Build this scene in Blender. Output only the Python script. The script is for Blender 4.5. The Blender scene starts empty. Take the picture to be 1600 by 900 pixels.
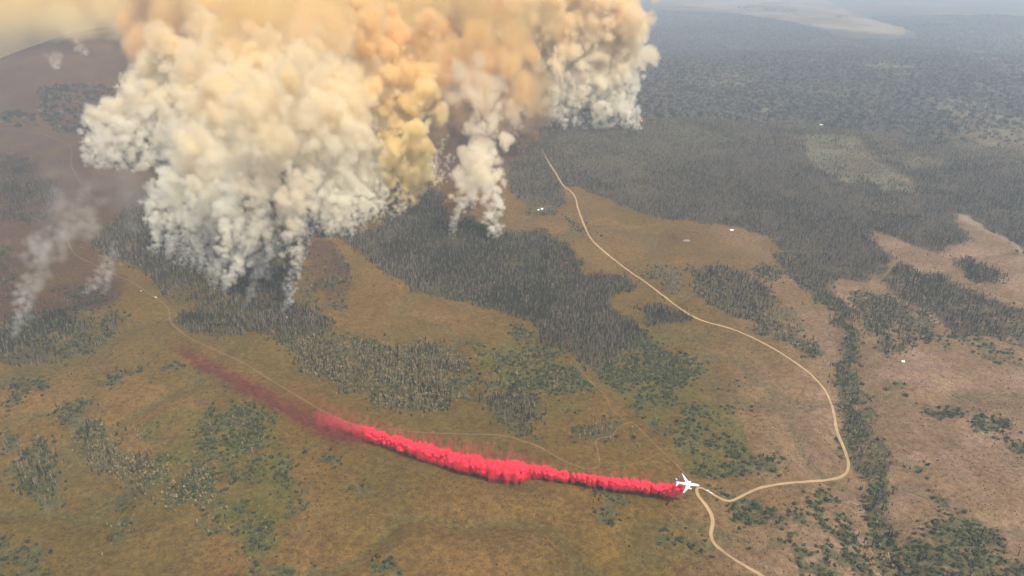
import bpy, bmesh, math
import numpy as np
from mathutils import Vector, Matrix

S = bpy.context.scene
COL = S.collection
rng = np.random.default_rng(7)

# ------------------------------------------------------------------ camera, sky, sun, exposure
HC = 740.0                      # metres above the meadow under the aircraft
F = 1150.0                      # focal length for a 1600 px wide picture
TILT = math.radians(24.0)
cam = bpy.data.cameras.new('camera')
cam.sensor_width = 36.0
cam.lens = 36.0 * F / 1600.0
cam.clip_start = 1.0
cam.clip_end = 90000.0
camo = bpy.data.objects.new('camera', cam)
COL.objects.link(camo)
camo.location = (0, 0, HC)
camo.rotation_euler = (math.pi / 2 - TILT, 0, 0)
S.camera = camo

SUN_EL = math.radians(56.0)
SUN_AZ = math.radians(143.0)    # compass bearing of the sun, clockwise from +Y (the view direction)
world = bpy.data.worlds.new('World')
S.world = world
world.use_nodes = True
wn = world.node_tree
sky = wn.nodes.new('ShaderNodeTexSky')
sky.sky_type = 'NISHITA'
sky.sun_disc = False
sky.sun_elevation = SUN_EL
sky.sun_rotation = SUN_AZ
sky.dust_density = 3.0
wn.links.new(sky.outputs[0], wn.nodes['Background'].inputs[0])
wn.nodes['Background'].inputs[1].default_value = 0.13
sl = bpy.data.lights.new('sun', 'SUN')
sl.energy = 5.0
sl.angle = math.radians(0.5)
sl.color = (1.0, 0.94, 0.84)
so = bpy.data.objects.new('sun', sl)
COL.objects.link(so)
sdir = Vector((math.sin(SUN_AZ) * math.cos(SUN_EL), math.cos(SUN_AZ) * math.cos(SUN_EL), math.sin(SUN_EL)))
so.rotation_euler = sdir.to_track_quat('Z', 'Y').to_euler()
so.location = (0, 0, 3000)
S.view_settings.view_transform = 'Standard'
S.view_settings.look = 'None'
S.view_settings.exposure = 0.28
S.view_settings.gamma = 1.0
cy = S.cycles
cy.max_bounces = 10
cy.diffuse_bounces = 2
cy.glossy_bounces = 1
cy.volume_bounces = 8
cy.volume_step_rate = 1.0
cy.volume_max_steps = 400
cy.use_denoising = True
cy.use_adaptive_sampling = True
cy.adaptive_threshold = 0.02

# ------------------------------------------------------------------ helpers: noise, terrain, pixel <-> ground
TAB = rng.random((8, 256, 256)).astype(np.float32)


def vn(x, y, scale, seed=0):
    """smooth value noise 0..1 in world metres"""
    x = np.asarray(x, dtype=np.float64) / scale + 91.3 * seed
    y = np.asarray(y, dtype=np.float64) / scale + 37.7 * seed
    xi = np.floor(x).astype(np.int64)
    yi = np.floor(y).astype(np.int64)
    fx = x - xi
    fy = y - yi
    fx = fx * fx * (3 - 2 * fx)
    fy = fy * fy * (3 - 2 * fy)
    t = TAB[seed % 8]
    x0, x1, y0, y1 = xi & 255, (xi + 1) & 255, yi & 255, (yi + 1) & 255
    return (t[x0, y0] * (1 - fx) + t[x1, y0] * fx) * (1 - fy) + (t[x0, y1] * (1 - fx) + t[x1, y1] * fx) * fy


def fb(x, y, scale, seed=0, octaves=4):
    o = 0
    a = 1.0
    tot = 0
    for k in range(octaves):
        o = o + a * vn(x, y, scale / 2 ** k, seed + k)
        tot += a
        a *= 0.5
    return o / tot


def gz(x, y):
    """height of the ground"""
    x = np.asarray(x, dtype=np.float64)
    y = np.asarray(y, dtype=np.float64)
    d = np.hypot(x, y)
    z = (fb(x, y, 900, 1, 3) - 0.5) * 46 * np.clip(d / 1500, 0.3, 1) + (vn(x, y, 240, 5) - 0.5) * 9
    # broad burnt hill at the far left, its crest against the hazy valley
    z = z + 325 * np.exp(-(((x + 2450) / 900) ** 2 + ((y - 4900) / 1250) ** 2))
    z = z + 120 * np.exp(-(((x + 1500) / 1100) ** 2 + ((y - 4300) / 1000) ** 2))
    # wooded slope at the far right rising and then falling into a valley
    z = z + 60 * np.exp(-(((x - 1500) / 2200) ** 2 + ((y - 4800) / 1800) ** 2))
    z = z + (fb(x, y, 1500, 6, 3) - .5) * 170 * np.clip((d - 2600) / 2500, 0, 1) * np.clip((x / np.maximum(y, 1) - .05) / .2, 0, 1)
    # shallow draws folding the meadows
    rd = np.clip((1 - np.abs(2 * fb(x, y, 330, 7, 3) - 1) - .78) / .22, 0, 1)
    z = z - 9 * rd * rd * (3 - 2 * rd)
    # dry creek bed on the right
    cx = 560 + 0.16 * (y - 900) + 40 * np.sin(y / 170.0)
    z = z - 13 * np.exp(-((x - cx) / 55) ** 2) * np.clip((1750 - y) / 300, 0, 1)
    return z


CT, ST = math.cos(TILT), math.sin(TILT)


def ray(u, v):
    dx = (np.asarray(u, float) - 800) / F
    dy = (450 - np.asarray(v, float)) / F
    return dx, CT + dy * ST, -ST + dy * CT


def at(u, v, h=0.0):
    """ground point (plus h metres) seen at photograph pixel u, v"""
    dx, dy, dz = ray(u, v)
    z = 0.0 * dx
    t = (z + h - HC) / np.minimum(dz, -0.012)
    for _ in range(14):
        z = gz(dx * t, dy * t)
        t = 0.5 * t + 0.5 * (z + h - HC) / np.minimum(dz, -0.012)
    return dx * t, dy * t, z + h


def at_y(u, v, Y):
    """point seen at pixel u, v on the upright plane Y metres ahead"""
    dx, dy, dz = ray(u, v)
    t = Y / dy
    return dx * t, Y + 0 * t, HC + dz * t


def px(x, y, z):
    """world -> photograph pixels (plus depth)"""
    x = np.asarray(x, float)
    zz = np.asarray(z, float) - HC
    dep = y * CT - zz * ST
    up = y * ST + zz * CT
    dd = np.maximum(dep, 1e-3)
    return 800 + F * x / dd, 450 - F * up / dd, dep


def inside(u, v, poly):
    p = np.asarray(poly, float)
    res = np.zeros(u.shape, bool)
    m = (u >= p[:, 0].min()) & (u <= p[:, 0].max()) & (v >= p[:, 1].min()) & (v <= p[:, 1].max())
    if not m.any():
        return res
    uu, vv = u[m], v[m]
    c = np.zeros(uu.shape, bool)
    n = len(p)
    for i in range(n):
        x0, y0 = p[i]
        x1, y1 = p[i - 1]
        if y0 == y1:
            continue
        k = ((y0 > vv) != (y1 > vv)) & (uu < (x1 - x0) * (vv - y0) / (y1 - y0) + x0)
        c ^= k
    res[m] = c
    return res


# ------------------------------------------------------------------ where the vegetation grows (outlines of stands, meadows, burnt ground)
# outline, (conifer, grey snag, aspen, shrub) cover, clumpiness 0..1, name of the place
ST_SMOKE = 'in the dense stand under the middle smoke columns'
STANDS = [
    ([(535, 372), (600, 348), (640, 322), (690, 295), (705, 365), (740, 345), (770, 370), (800, 363), (850, 356), (872, 375), (902, 405), (905, 430), (935, 435), (978, 430), (985, 450), (957, 470), (960, 490), (985, 520), (975, 548), (950, 552), (932, 578), (905, 570), (870, 545), (830, 512), (800, 492), (740, 480), (700, 466), (650, 456), (602, 427), (580, 405), (560, 388)], (.62, .30, .02, .1), 0, ST_SMOKE),
    ([(985, 484), (1020, 479), (1065, 489), (1072, 510), (1030, 513), (990, 506)], (.7, .15, 0, .1), .2, 'in the small dark grove beside the long dirt road'),
    ([(145, 375), (190, 328), (225, 300), (300, 330), (420, 330), (560, 330), (540, 372), (490, 372), (478, 400), (455, 440), (470, 470), (520, 500), (530, 540), (462, 542), (400, 512), (360, 521), (335, 512), (310, 500), (290, 472), (240, 432), (212, 415), (165, 395)], (.62, .26, .02, .15), .1, 'below the left smoke columns'),
    ([(272, 492), (320, 482), (345, 500), (330, 516), (290, 517)], (.6, .2, 0, .3), .1, 'in the dark grove just above the left dirt track'),
    ([(478, 400), (520, 385), (545, 420), (530, 490), (470, 470)], (.1, .12, .02, .3), .5, 'in the thin brown wood right of the lowest white plume'),
    ([(452, 535), (515, 508), (560, 530), (600, 545), (640, 548), (690, 545), (737, 575), (742, 610), (700, 642), (640, 640), (590, 636), (565, 612), (520, 600), (475, 580)], (.26, .12, .34, .3), .1, 'in the mixed wood just above the red trail'),
    ([(735, 590), (800, 600), (850, 655), (852, 690), (812, 682), (760, 650)], (.25, .2, .05, .4), .4, 'above the bare track over the red trail'),
    ([(892, 655), (960, 650), (975, 668), (930, 680), (895, 675)], (.1, .3, .4, .2), .3, 'beside the track junction above the aircraft'),
    ([(750, 540), (830, 552), (890, 585), (902, 640), (830, 642), (770, 600)], (.03, .03, .16, .65), .6, 'in the green brush right of the mixed wood'),
    ([(800, 505), (850, 535), (905, 575), (935, 600), (920, 610), (870, 575), (810, 530)], (.1, .03, .05, .6), .4, 'along the lower edge of the dense stand'),
    ([(795, 262), (815, 240), (850, 200), (700, 190), (760, 120), (960, 100), (1003, 60), (970, 12), (1080, 18), (1160, 24), (1240, 36), (1330, 62), (1440, 62), (1520, 90), (1600, 130), (1700, 150), (1700, 460), (1600, 402), (1540, 365), (1490, 330), (1500, 380), (1470, 400), (1410, 370), (1352, 360), (1392, 410), (1352, 442), (1290, 440), (1250, 405), (1200, 376), (1130, 356), (1090, 346), (1040, 346), (960, 311), (910, 290), (882, 290), (890, 322), (840, 318), (800, 306)], (.42, .48, .03, .1), 0, 'on the big forested slope on the right'),
    ([(1200, 376), (1262, 400), (1300, 437), (1312, 470), (1330, 520), (1310, 532), (1290, 492), (1262, 455), (1225, 420)], (.5, .25, .05, .3), .2, 'in the strip of wood running down to the creek'),
    ([(1368, 425), (1420, 418), (1500, 450), (1560, 475), (1600, 490), (1690, 510), (1690, 560), (1600, 542), (1540, 532), (1480, 522), (1450, 490), (1400, 465)], (.5, .3, .12, .15), .1, 'in the wood below the bare right slope'),
    ([(1072, 420), (1130, 424), (1180, 440), (1210, 480), (1225, 500), (1272, 540), (1262, 556), (1200, 532), (1150, 502), (1100, 482)], (.42, .28, .2, .2), .2, 'right of the bend in the long dirt road'),
    ([(1200, 480), (1240, 480), (1272, 520), (1250, 525), (1215, 500)], (.05, .1, .7, .1), .2, 'in the pale aspen patch above the creek'),
    ([(985, 425), (1050, 420), (1070, 440), (1060, 470), (1020, 455)], (.05, .2, .4, .2), .5, 'in the thin aspens beside the long dirt road'),
    ([(1180, 425), (1235, 420), (1245, 440), (1200, 442)], (.3, .1, .1, .4), .4, 'in the small grove above the creek'),
    ([(1330, 460), (1390, 468), (1450, 500), (1440, 530), (1400, 560), (1360, 545), (1340, 510)], (.3, .2, .3, .4), .3, 'on the low rise right of the creek'),
    ([(1300, 530), (1330, 525), (1345, 570), (1362, 610), (1370, 650), (1400, 690), (1402, 740), (1410, 790), (1422, 840), (1440, 910), (1395, 910), (1382, 850), (1372, 790), (1362, 735), (1330, 690), (1322, 640), (1318, 600)], (.22, .25, .1, .55), .1, 'along the dry creek on the right'),
    ([(1350, 685), (1385, 685), (1395, 715), (1370, 725), (1352, 705)], (0, .1, .9, 0), .1, 'in the pale aspens on the creek bank'),
    ([(1385, 860), (1420, 855), (1425, 905), (1395, 905)], (0, .1, .6, .2), .2, 'in the pale aspens on the creek bank'),
    ([(1430, 527), (1480, 520), (1540, 542), (1600, 557), (1690, 570), (1690, 600), (1600, 587), (1530, 567), (1470, 546)], (0, .08, 0, .55), .5, 'on the purple brushy bank at the right'),
    ([(1490, 405), (1530, 408), (1565, 425), (1560, 440), (1510, 435)], (.6, .1, 0, .2), .3, 'on the bare slope at the right'),
    ([(1395, 598), (1420, 600), (1432, 618), (1410, 622)], (.1, .05, 0, .7), .3, 'in the meadow right of the creek'),
    ([(1455, 632), (1500, 640), (1500, 655), (1465, 652)], (.1, .05, 0, .7), .3, 'in the meadow right of the creek'),
    ([(1522, 652), (1575, 655), (1580, 680), (1530, 680)], (.1, .05, 0, .65), .4, 'in the meadow right of the creek'),
    ([(1572, 685), (1610, 685), (1610, 706), (1580, 703)], (.1, .05, 0, .7), .3, 'in the meadow right of the creek'),
    ([(1448, 718), (1470, 717), (1472, 730), (1452, 730)], (.1, .05, 0, .7), .2, 'in the meadow right of the creek'),
    ([(1460, 755), (1480, 755), (1495, 788), (1478, 790)], (.1, .05, 0, .7), .2, 'in the meadow right of the creek'),
    ([(1480, 808), (1540, 803), (1572, 850), (1610, 880), (1610, 920), (1440, 920), (1430, 850)], (.06, .04, .02, .7), .55, 'on the brushy slope in the lower right corner'),
    ([(1235, 770), (1300, 758), (1350, 810), (1372, 870), (1390, 910), (1250, 910), (1230, 840), (1225, 800)], (.05, .04, .02, .7), .55, 'on the brushy slope left of the creek'),
    ([(1110, 775), (1180, 788), (1175, 825), (1138, 812)], (.05, .02, 0, .75), .3, 'inside the hairpin bend of the road'),
    ([(1180, 800), (1235, 790), (1245, 840), (1200, 880), (1150, 850)], (.03, .02, .02, .35), .7, 'on the brushy slope left of the creek'),
    ([(985, 515), (1050, 555), (1092, 588), (1065, 605), (1015, 622), (960, 602), (935, 575)], (.05, .04, .03, .85), .25, 'in the green brush below the dense stand'),
    ([(960, 602), (1060, 610), (1120, 640), (1170, 690), (1190, 745), (1120, 745), (1060, 705), (1010, 668)], (.05, .05, .02, .6), .5, 'in the brush above the aircraft'),
    ([(1188, 715), (1240, 705), (1245, 735), (1195, 742)], (.06, .05, 0, .65), .3, 'in the brush left of the road bend'),
    ([(1090, 590), (1180, 600), (1180, 660), (1120, 650)], (.03, .03, 0, .25), .7, 'in the brush above the aircraft'),
    ([(915, 762), (965, 768), (972, 800), (960, 820), (920, 830), (915, 800)], (.05, .03, 0, .55), .5, 'just below the tail of the red trail near the aircraft'),
    ([(1010, 838), (1050, 842), (1120, 860), (1110, 866), (1040, 856)], (.02, .02, 0, .6), .4, 'in the bottom meadow left of the road'),
    ([(880, 335), (920, 345), (940, 375), (915, 372)], (.1, .1, .05, .3), .5, 'beside the top bend of the long dirt road'),
    ([(815, 315), (870, 320), (865, 335), (830, 335)], (.25, .2, .05, .2), .3, 'round the white cabin'),
    ([(1440, 62), (1425, 50), (1345, 24), (1300, 4), (1300, -40), (1720, -40), (1720, 150), (1600, 130), (1520, 90)], (.34, .3, .02, .1), .35, 'on the far hazy slopes at the top right'),
    # left side
    ([(0, 500), (60, 470), (110, 495), (165, 500), (150, 535), (110, 560), (50, 570), (0, 572)], (.38, .16, .02, .4), .35, 'round the plume at the left edge'),
    ([(0, 530), (50, 520), (90, 540), (80, 565), (20, 572), (0, 570)], (.6, .25, 0, .1), .1, 'round the plume at the left edge'),
    ([(0, 592), (35, 595), (40, 630), (0, 640)], (.1, .03, 0, .6), .4, 'at the left edge of the meadow'),
    ([(50, 598), (80, 600), (75, 615), (55, 612)], (.1, .03, 0, .6), .4, 'at the left edge of the meadow'),
    ([(150, 605), (200, 580), (235, 578), (205, 598), (165, 612)], (.05, .02, 0, .65), .4, 'in the meadow below the left dirt track'),
    ([(235, 578), (290, 570), (320, 575), (270, 582)], (.05, .02, 0, .5), .5, 'in the meadow below the left dirt track'),
    ([(305, 600), (340, 595), (348, 610), (320, 612)], (.03, .02, 0, .65), .4, 'in the meadow below the left dirt track'),
    ([(75, 660), (110, 632), (135, 632), (165, 655), (175, 690), (120, 695), (85, 680)], (.14, .16, .12, .45), .3, 'in the grey thicket at the left'),
    ([(10, 735), (60, 690), (95, 720), (97, 790), (70, 802), (25, 770)], (.22, .22, .04, .5), .1, 'in the dark thicket at the lower left'),
    ([(0, 675), (25, 690), (22, 715), (0, 710)], (.1, .1, 0, .5), .4, 'in the dark thicket at the lower left'),
    ([(155, 700), (190, 688), (235, 715), (240, 750), (190, 752), (160, 735)], (.18, .2, .45, .15), .05, 'in the grove of pale trunks at the lower left'),
    ([(110, 720), (150, 692), (165, 700), (158, 725)], (.1, .2, .4, .2), .3, 'in the grove of pale trunks at the lower left'),
    ([(230, 672), (265, 675), (262, 690), (232, 690)], (0, .2, .5, .1), .4, 'in the grove of pale trunks at the lower left'),
    ([(305, 665), (360, 640), (448, 652), (440, 690), (460, 735), (420, 760), (380, 750), (340, 700)], (.03, .02, .05, .8), .5, 'in the scattered green brush at the lower left'),
    ([(240, 715), (310, 705), (350, 740), (345, 800), (270, 800), (240, 770)], (.05, .03, .36, .5), .3, 'in the golden aspens at the lower left'),
    ([(300, 800), (360, 790), (365, 835), (310, 840)], (.03, .05, .35, .3), .3, 'in the golden aspens at the lower left'),
    ([(350, 780), (420, 795), (430, 840), (400, 880), (380, 860), (365, 820)], (.04, .02, .05, .65), .4, 'in the scattered green brush at the lower left'),
    ([(430, 735), (470, 740), (500, 790), (520, 830), (480, 850), (440, 800)], (.02, .02, 0, .35), .65, 'in the scattered green brush at the lower left'),
    ([(470, 700), (520, 700), (530, 720), (480, 725)], (.04, 0, 0, .7), .5, 'in the meadow below the red trail'),
    ([(535, 752), (585, 755), (585, 772), (540, 768)], (.04, 0, 0, .5), .6, 'in the meadow below the red trail'),
    ([(575, 872), (630, 868), (640, 905), (580, 910)], (.06, 0, 0, .6), .5, 'in the meadow below the red trail'),
    ([(390, 880), (520, 870), (530, 910), (390, 910)], (.04, .02, .08, .4), .5, 'along the bottom edge of the meadow'),
    ([(0, 850), (60, 855), (90, 890), (80, 910), (0, 910)], (.04, .02, 0, .5), .5, 'in the lower left corner'),
    ([(130, 760), (240, 755), (240, 800), (160, 800)], (.05, .05, .02, .3), .6, 'in the scattered green brush at the lower left'),
    ([(160, 815), (215, 800), (215, 850), (180, 860)], (.02, .03, .05, .3), .6, 'in the scattered green brush at the lower left'),
    # burnt ground at the upper left still carries dark standing trees
    ([(0, 240), (50, 250), (95, 300), (90, 340), (40, 350), (0, 340)], (.42, .06, 0, .1), .2, 'on the burnt ground at the upper left'),
    ([(60, 140), (140, 130), (240, 150), (150, 210), (90, 205), (50, 170)], (.42, .05, 0, .1), .3, 'on the burnt ground at the upper left'),
    ([(0, 165), (60, 180), (60, 200), (0, 198)], (.35, .05, 0, .1), .3, 'on the burnt ground at the upper left'),
    ([(0, 380), (25, 385), (25, 450), (0, 470)], (.1, .3, 0, .3), .3, 'on the burnt ground at the upper left'),
    ([(25, 470), (130, 450), (190, 470), (180, 495), (110, 495)], (.05, .1, 0, .35), .5, 'round the plume at the left edge'),
]
CLEAR = [
    [(1100, 120), (1160, 112), (1190, 128), (1150, 140), (1105, 136)], [(1340, 95), (1420, 100), (1440, 118), (1380, 122)], [(1180, 165), (1225, 160), (1240, 178), (1195, 182)], [(1540, 60), (1610, 50), (1610, 75), (1560, 80)],   # open ground inside the outlines above
    [(1255, 212), (1330, 212), (1372, 250), (1445, 292), (1420, 302), (1332, 288), (1262, 262)],
    [(1450, 150), (1530, 158), (1610, 190), (1610, 238), (1540, 226), (1482, 196)],
    [(470, 400), (500, 372), (530, 400), (520, 420), (480, 440)],
    [(275, 455), (330, 440), (330, 470), (290, 478)],
]
PALE = [    # grassy flats far off at the top right
    [(960, -5), (1060, 6), (1240, 34), (1300, 46), (1400, 56), (1425, 48), (1335, 22), (1290, 0), (960, -30)],
    [(1480, 331), (1500, 332), (1560, 368), (1610, 402), (1610, 409), (1560, 377)],
]
BURN = [[(-200, 60), (130, 60), (270, 70), (420, 120), (430, 260), (300, 300), (225, 310), (190, 330), (145, 370), (160, 400), (205, 435), (190, 470), (110, 490), (20, 500), (-200, 520)],
        [(470, 372), (520, 380), (545, 440), (510, 470), (480, 430)],
        [(330, 300), (700, 180), (840, 200), (800, 260), (700, 300), (560, 360), (480, 360), (350, 420)]]
GREEN = [[(240, 650), (450, 635), (470, 760), (430, 880), (370, 860), (340, 800), (240, 800)], [(740, 530), (830, 540), (900, 580), (910, 650), (800, 650)], [(940, 570), (1010, 540), (1090, 590), (1180, 680), (1190, 750), (1080, 730), (980, 650)]]
STAIN = [(258, 536), (300, 550), (350, 576), (400, 600), (450, 627), (500, 647), (560, 665), (560, 695), (520, 690), (470, 668), (430, 643), (380, 615), (330, 587), (290, 562)]


def jitter(x, y, z):
    """photograph pixels of ground points, edges roughened by noise fixed to the ground"""
    u, v, dep = px(x, y, z)
    s = F / np.maximum(dep, 50)
    a = (fb(x, y, 60, 2, 3) - .5) * 60 + (fb(x, y, 200, 4, 2) - .5) * 50
    b = (fb(x, y, 60, 3, 3) - .5) * 60 + (fb(x, y, 200, 6, 2) - .5) * 50
    lim = 22
    u2 = u + np.clip(a * s, -lim, lim)
    v2 = v + np.clip(b * s * .5, -lim * .6, lim * .6)
    u2 = np.where(dep > 50, u2, -9999)
    return u2, v2


def openness(x, y):
    """thinner and thicker patches on the big slopes further off"""
    far = np.clip((np.hypot(x, y) - 1900) / 800, 0, 1)
    return 1 - far * .5 * (1 - np.clip((fb(x, y, 420, 4, 4) - .36) / .14, 0, 1))


def cover(x, y, z):
    u, v = jitter(x, y, z)
    out = np.zeros((4,) + x.shape, np.float32)
    zone = np.full(x.shape, -1, np.int32)
    for i, (poly, c, cl, _) in enumerate(STANDS):
        m = inside(u, v, poly)
        if m.any():
            if cl > 0:
                n = vn(x[m], y[m], 17, 5) * .6 + vn(x[m], y[m], 48, 7) * .4
                k = np.clip((n - (.2 + .42 * cl)) / .08, 0, 1)
            else:
                k = 1.0
            for q in range(4):
                out[q][m] = np.maximum(out[q][m] * .25, c[q] * k) if cl <= .2 else np.maximum(out[q][m], c[q] * k)
            zone[m] = i
    # unseen country round the view, and the far plain, keep patches of the same woods
    d = np.hypot(x, y)
    wild = (u < -60) | (u > 1680) | (v > 960) | (v < -6)
    n = fb(x, y, 700, 3, 4)
    k = np.clip((n - .52) / .05, 0, 1) * wild
    for q, c in enumerate((.4, .3, .05, .2)):
        out[q] = np.maximum(out[q], c * k)
    for poly in CLEAR:
        m = inside(u, v, poly)
        out[:, m] *= .42
    for poly in PALE:
        m = inside(u, v, poly)
        out[:, m] *= .03
    return out, zone, u, v


# ------------------------------------------------------------------ small builders
def link(o, parent=None):
    COL.objects.link(o)
    if parent is not None:
        o.parent = parent
    return o


def tag(o, label=None, cat=None, group=None, kind=None):
    for k, val in (('label', label), ('category', cat), ('group', group), ('kind', kind)):
        if val:
            o[k] = val
    return o


def empty(name, loc=(0, 0, 0)):
    o = bpy.data.objects.new(name, None)
    o.location = loc
    o.empty_display_size = 5
    return link(o)


def mesh_obj(name, verts, faces, mat, parent=None, smooth=False):
    me = bpy.data.meshes.new(name)
    me.from_pydata([tuple(map(float, p)) for p in verts], [], faces)
    me.update()
    if mat:
        me.materials.append(mat)
    if smooth:
        me.polygons.foreach_set('use_smooth', [True] * len(me.polygons))
    return link(bpy.data.objects.new(name, me), parent)


def material(name, color, rough=.9, noise=None, rand=0.0, translucent=0.0, emit=None):
    """matte material: base colour, grain (scale in m, strength) and a change from copy to copy"""
    m = bpy.data.materials.new(name)
    m.use_nodes = True
    t = m.node_tree
    b = t.nodes['Principled BSDF']
    b.inputs['Roughness'].default_value = rough
    b.inputs['Specular IOR Level'].default_value = .15
    b.inputs['Base Color'].default_value = (*color, 1)
    last = None
    if noise:
        g = t.nodes.new('ShaderNodeNewGeometry')
        n = t.nodes.new('ShaderNodeTexNoise')
        n.inputs['Scale'].default_value = 1.0 / noise[0]
        n.inputs['Detail'].default_value = 3
        t.links.new(g.outputs['Position'], n.inputs['Vector'])
        last = (n.outputs['Fac'], noise[1])
    val = None
    if last or rand:
        hsv = t.nodes.new('ShaderNodeHueSaturation')
        hsv.inputs['Color'].default_value = (*color, 1)
        add = t.nodes.new('ShaderNodeMath')
        add.operation = 'ADD'
        add.inputs[0].default_value = 1.0
        add.inputs[1].default_value = 0.0
        if last:
            mr = t.nodes.new('ShaderNodeMapRange')
            mr.inputs[1].default_value = .3
            mr.inputs[2].default_value = .7
            mr.inputs[3].default_value = 1 - last[1]
            mr.inputs[4].default_value = 1 + last[1]
            t.links.new(last[0], mr.inputs[0])
            t.links.new(mr.outputs[0], add.inputs[0])
        if rand:
            oi = t.nodes.new('ShaderNodeObjectInfo')
            mr = t.nodes.new('ShaderNodeMapRange')
            mr.inputs[3].default_value = -rand
            mr.inputs[4].default_value = rand
            t.links.new(oi.outputs['Random'], mr.inputs[0])
            t.links.new(mr.outputs[0], add.inputs[1])
            mh = t.nodes.new('ShaderNodeMapRange')
            mh.inputs[3].default_value = .5 + .03 * (1 if rand else 0)
            mh.inputs[4].default_value = .47
            t.links.new(oi.outputs['Random'], mh.inputs[0])
            t.links.new(mh.outputs[0], hsv.inputs['Hue'])
        t.links.new(add.outputs[0], hsv.inputs['Value'])
        t.links.new(hsv.outputs[0], b.inputs['Base Color'])
    if emit:
        b.inputs['Emission Color'].default_value = (*emit[0], 1)
        b.inputs['Emission Strength'].default_value = emit[1]
    return m


# ------------------------------------------------------------------ the ground: one sheet out past the horizon
def build_ground():
    az_in = np.linspace(-56, 56, 760)
    az_out = np.linspace(56, 304, 125)[1:-1]
    az = np.radians(np.concatenate([az_in, az_out]))
    vs = np.linspace(1010, 40, 520)                      # rings about 2 px apart in the view
    dep = TILT + np.arctan((vs - 450) / F)
    r = HC / np.tan(dep)
    r = np.concatenate([[3, 150, 300, 420, 500], r[r > 505], np.geomspace(r.max() * 1.012, 23000, 60)])
    R, A = np.meshgrid(r, az, indexing='ij')
    X = R * np.sin(A)
    Y = R * np.cos(A)
    Z = gz(X, Y)
    nr, na = X.shape
    V = np.stack([X, Y, Z], -1).reshape(-1, 3)
    i = np.arange(nr - 1)[:, None] * na
    j = np.arange(na)[None]
    j2 = (j + 1) % na
    Q = np.stack([i + j, i + j2, i + na + j2, i + na + j], -1).reshape(-1, 4)
    Q = Q[:, ::-1]
    cap = np.arange(na)
    me = bpy.data.meshes.new('ground')
    me.vertices.add(len(V))
    me.vertices.foreach_set('co', V.astype(np.float32).ravel())
    me.loops.add(Q.size + na)
    me.loops.foreach_set('vertex_index', np.concatenate([Q.ravel(), cap[::-1]]).astype(np.int32))
    me.polygons.add(len(Q) + 1)
    me.polygons.foreach_set('loop_start', np.concatenate([np.arange(len(Q)) * 4, [Q.size]]).astype(np.int32))
    me.update(calc_edges=True)
    me.polygons.foreach_set('use_smooth', np.ones(len(Q) + 1, bool))
    # ---- colour of soil and grass, with uneven haze and smoke shade put into it
    x, y, z = X.ravel(), Y.ravel(), Z.ravel()
    cv, zone, u, v = cover(x, y, z)
    n1 = fb(x, y, 420, 2, 4)
    n2 = fb(x, y, 90, 6, 4)
    olive = np.array((.102, .061, .014))
    tan = np.array((.122, .070, .021))
    rose = np.array((.172, .108, .064))
    k = np.clip((n1 - .38) / .25, 0, 1)[:, None]
    col = olive * (1 - k) + tan * k
    kr = np.clip((x / np.maximum(y, 1) - .25) / .3, 0, 1)[:, None] * np.clip((n2[:, None] - .2) / .4, .65, 1)  # right paler than left, standing in for haze and smoke shade
    col = col * (1 - kr) + rose * kr
    col = col * (.88 + .26 * n2[:, None])

    def mix(c, w):
        nonlocal col
        w = np.clip(w, 0, 1)[:, None]
        col = col * (1 - w) + np.array(c) * w
    green = np.clip((fb(x, y, 260, 4, 3) - .5) / .1, 0, 1) * .22
    mix((.062, .060, .018), green * (u < 1000))
    opn = openness(x, y)
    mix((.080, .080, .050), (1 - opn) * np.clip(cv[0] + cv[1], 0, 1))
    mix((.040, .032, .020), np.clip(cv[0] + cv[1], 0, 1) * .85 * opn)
    mix((.066, .066, .029), np.clip(cv[3] * 1.3 + cv[2] * .5, 0, .85))
    rid = 1 - np.abs(2 * fb(x, y, 330, 7, 3) - 1)
    mix((.070, .066, .024), np.clip((rid - .93) / .06, 0, 1) * .45)
    for p in BURN:
        mix((.060, .030, .020), inside(u, v, p) * (.55 + .45 * np.clip((n2 - .35) / .2, 0, 1)) * .85)
    for p in CLEAR[:6]:
        mix((.115, .115, .065), inside(u, v, p) * np.clip((n2 - .3) / .3, 0, 1) * .8)
    for p in PALE:
        mix((.26, .22, .145), inside(u, v, p) * np.clip((fb(x, y, 520, 3, 4) - .40) / .16, 0, 1) * .6)
    for p in GREEN:
        mix((.078, .070, .016), inside(u, v, p) * np.clip((n2 - .3) / .25, .15, 1) * .7)
    far = np.clip((np.hypot(x, y) - 7000) / 1500, 0, 1) * np.clip((fb(x, y, 1500, 5, 4) - .42) / .08, 0, 1)
    pal = np.zeros(len(x), bool)
    for p in PALE:
        pal |= inside(u, v, p)
    mix((.045, .052, .045), far * .85 * ~pal)
    # retardant that has already come down, soaked into the grass
    ua, va, _ = px(x, y, z)
    un = ua + (fb(x, y, 14, 2, 3) - .5) * 26
    vnn = va + (fb(x, y, 14, 5, 3) - .5) * 18
    w = np.zeros(len(x))
    for dv, dw in ((0, .3), (4, .2), (-4, .2), (8, .15), (-8, .15)):
        w += inside(un, vnn + dv, STAIN) * dw
    mix((.078, .019, .012), w * .95)
    wide = np.zeros(len(x))
    for dv in (-24, -12, 0):
        wide += inside(un * 1.0, vnn - dv * 1.0, STAIN) / 3
    mix((.17, .055, .024), wide * .25)
    a = me.attributes.new('soil', 'FLOAT_COLOR', 'POINT')
    a.data.foreach_set('color', np.concatenate([col, np.ones((len(col), 1))], 1).astype(np.float32).ravel())
    m = bpy.data.materials.new('ground')
    m.use_nodes = True
    t = m.node_tree
    b = t.nodes['Principled BSDF']
    b.inputs['Roughness'].default_value = 1
    b.inputs['Specular IOR Level'].default_value = .05
    at_ = t.nodes.new('ShaderNodeAttribute')
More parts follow.
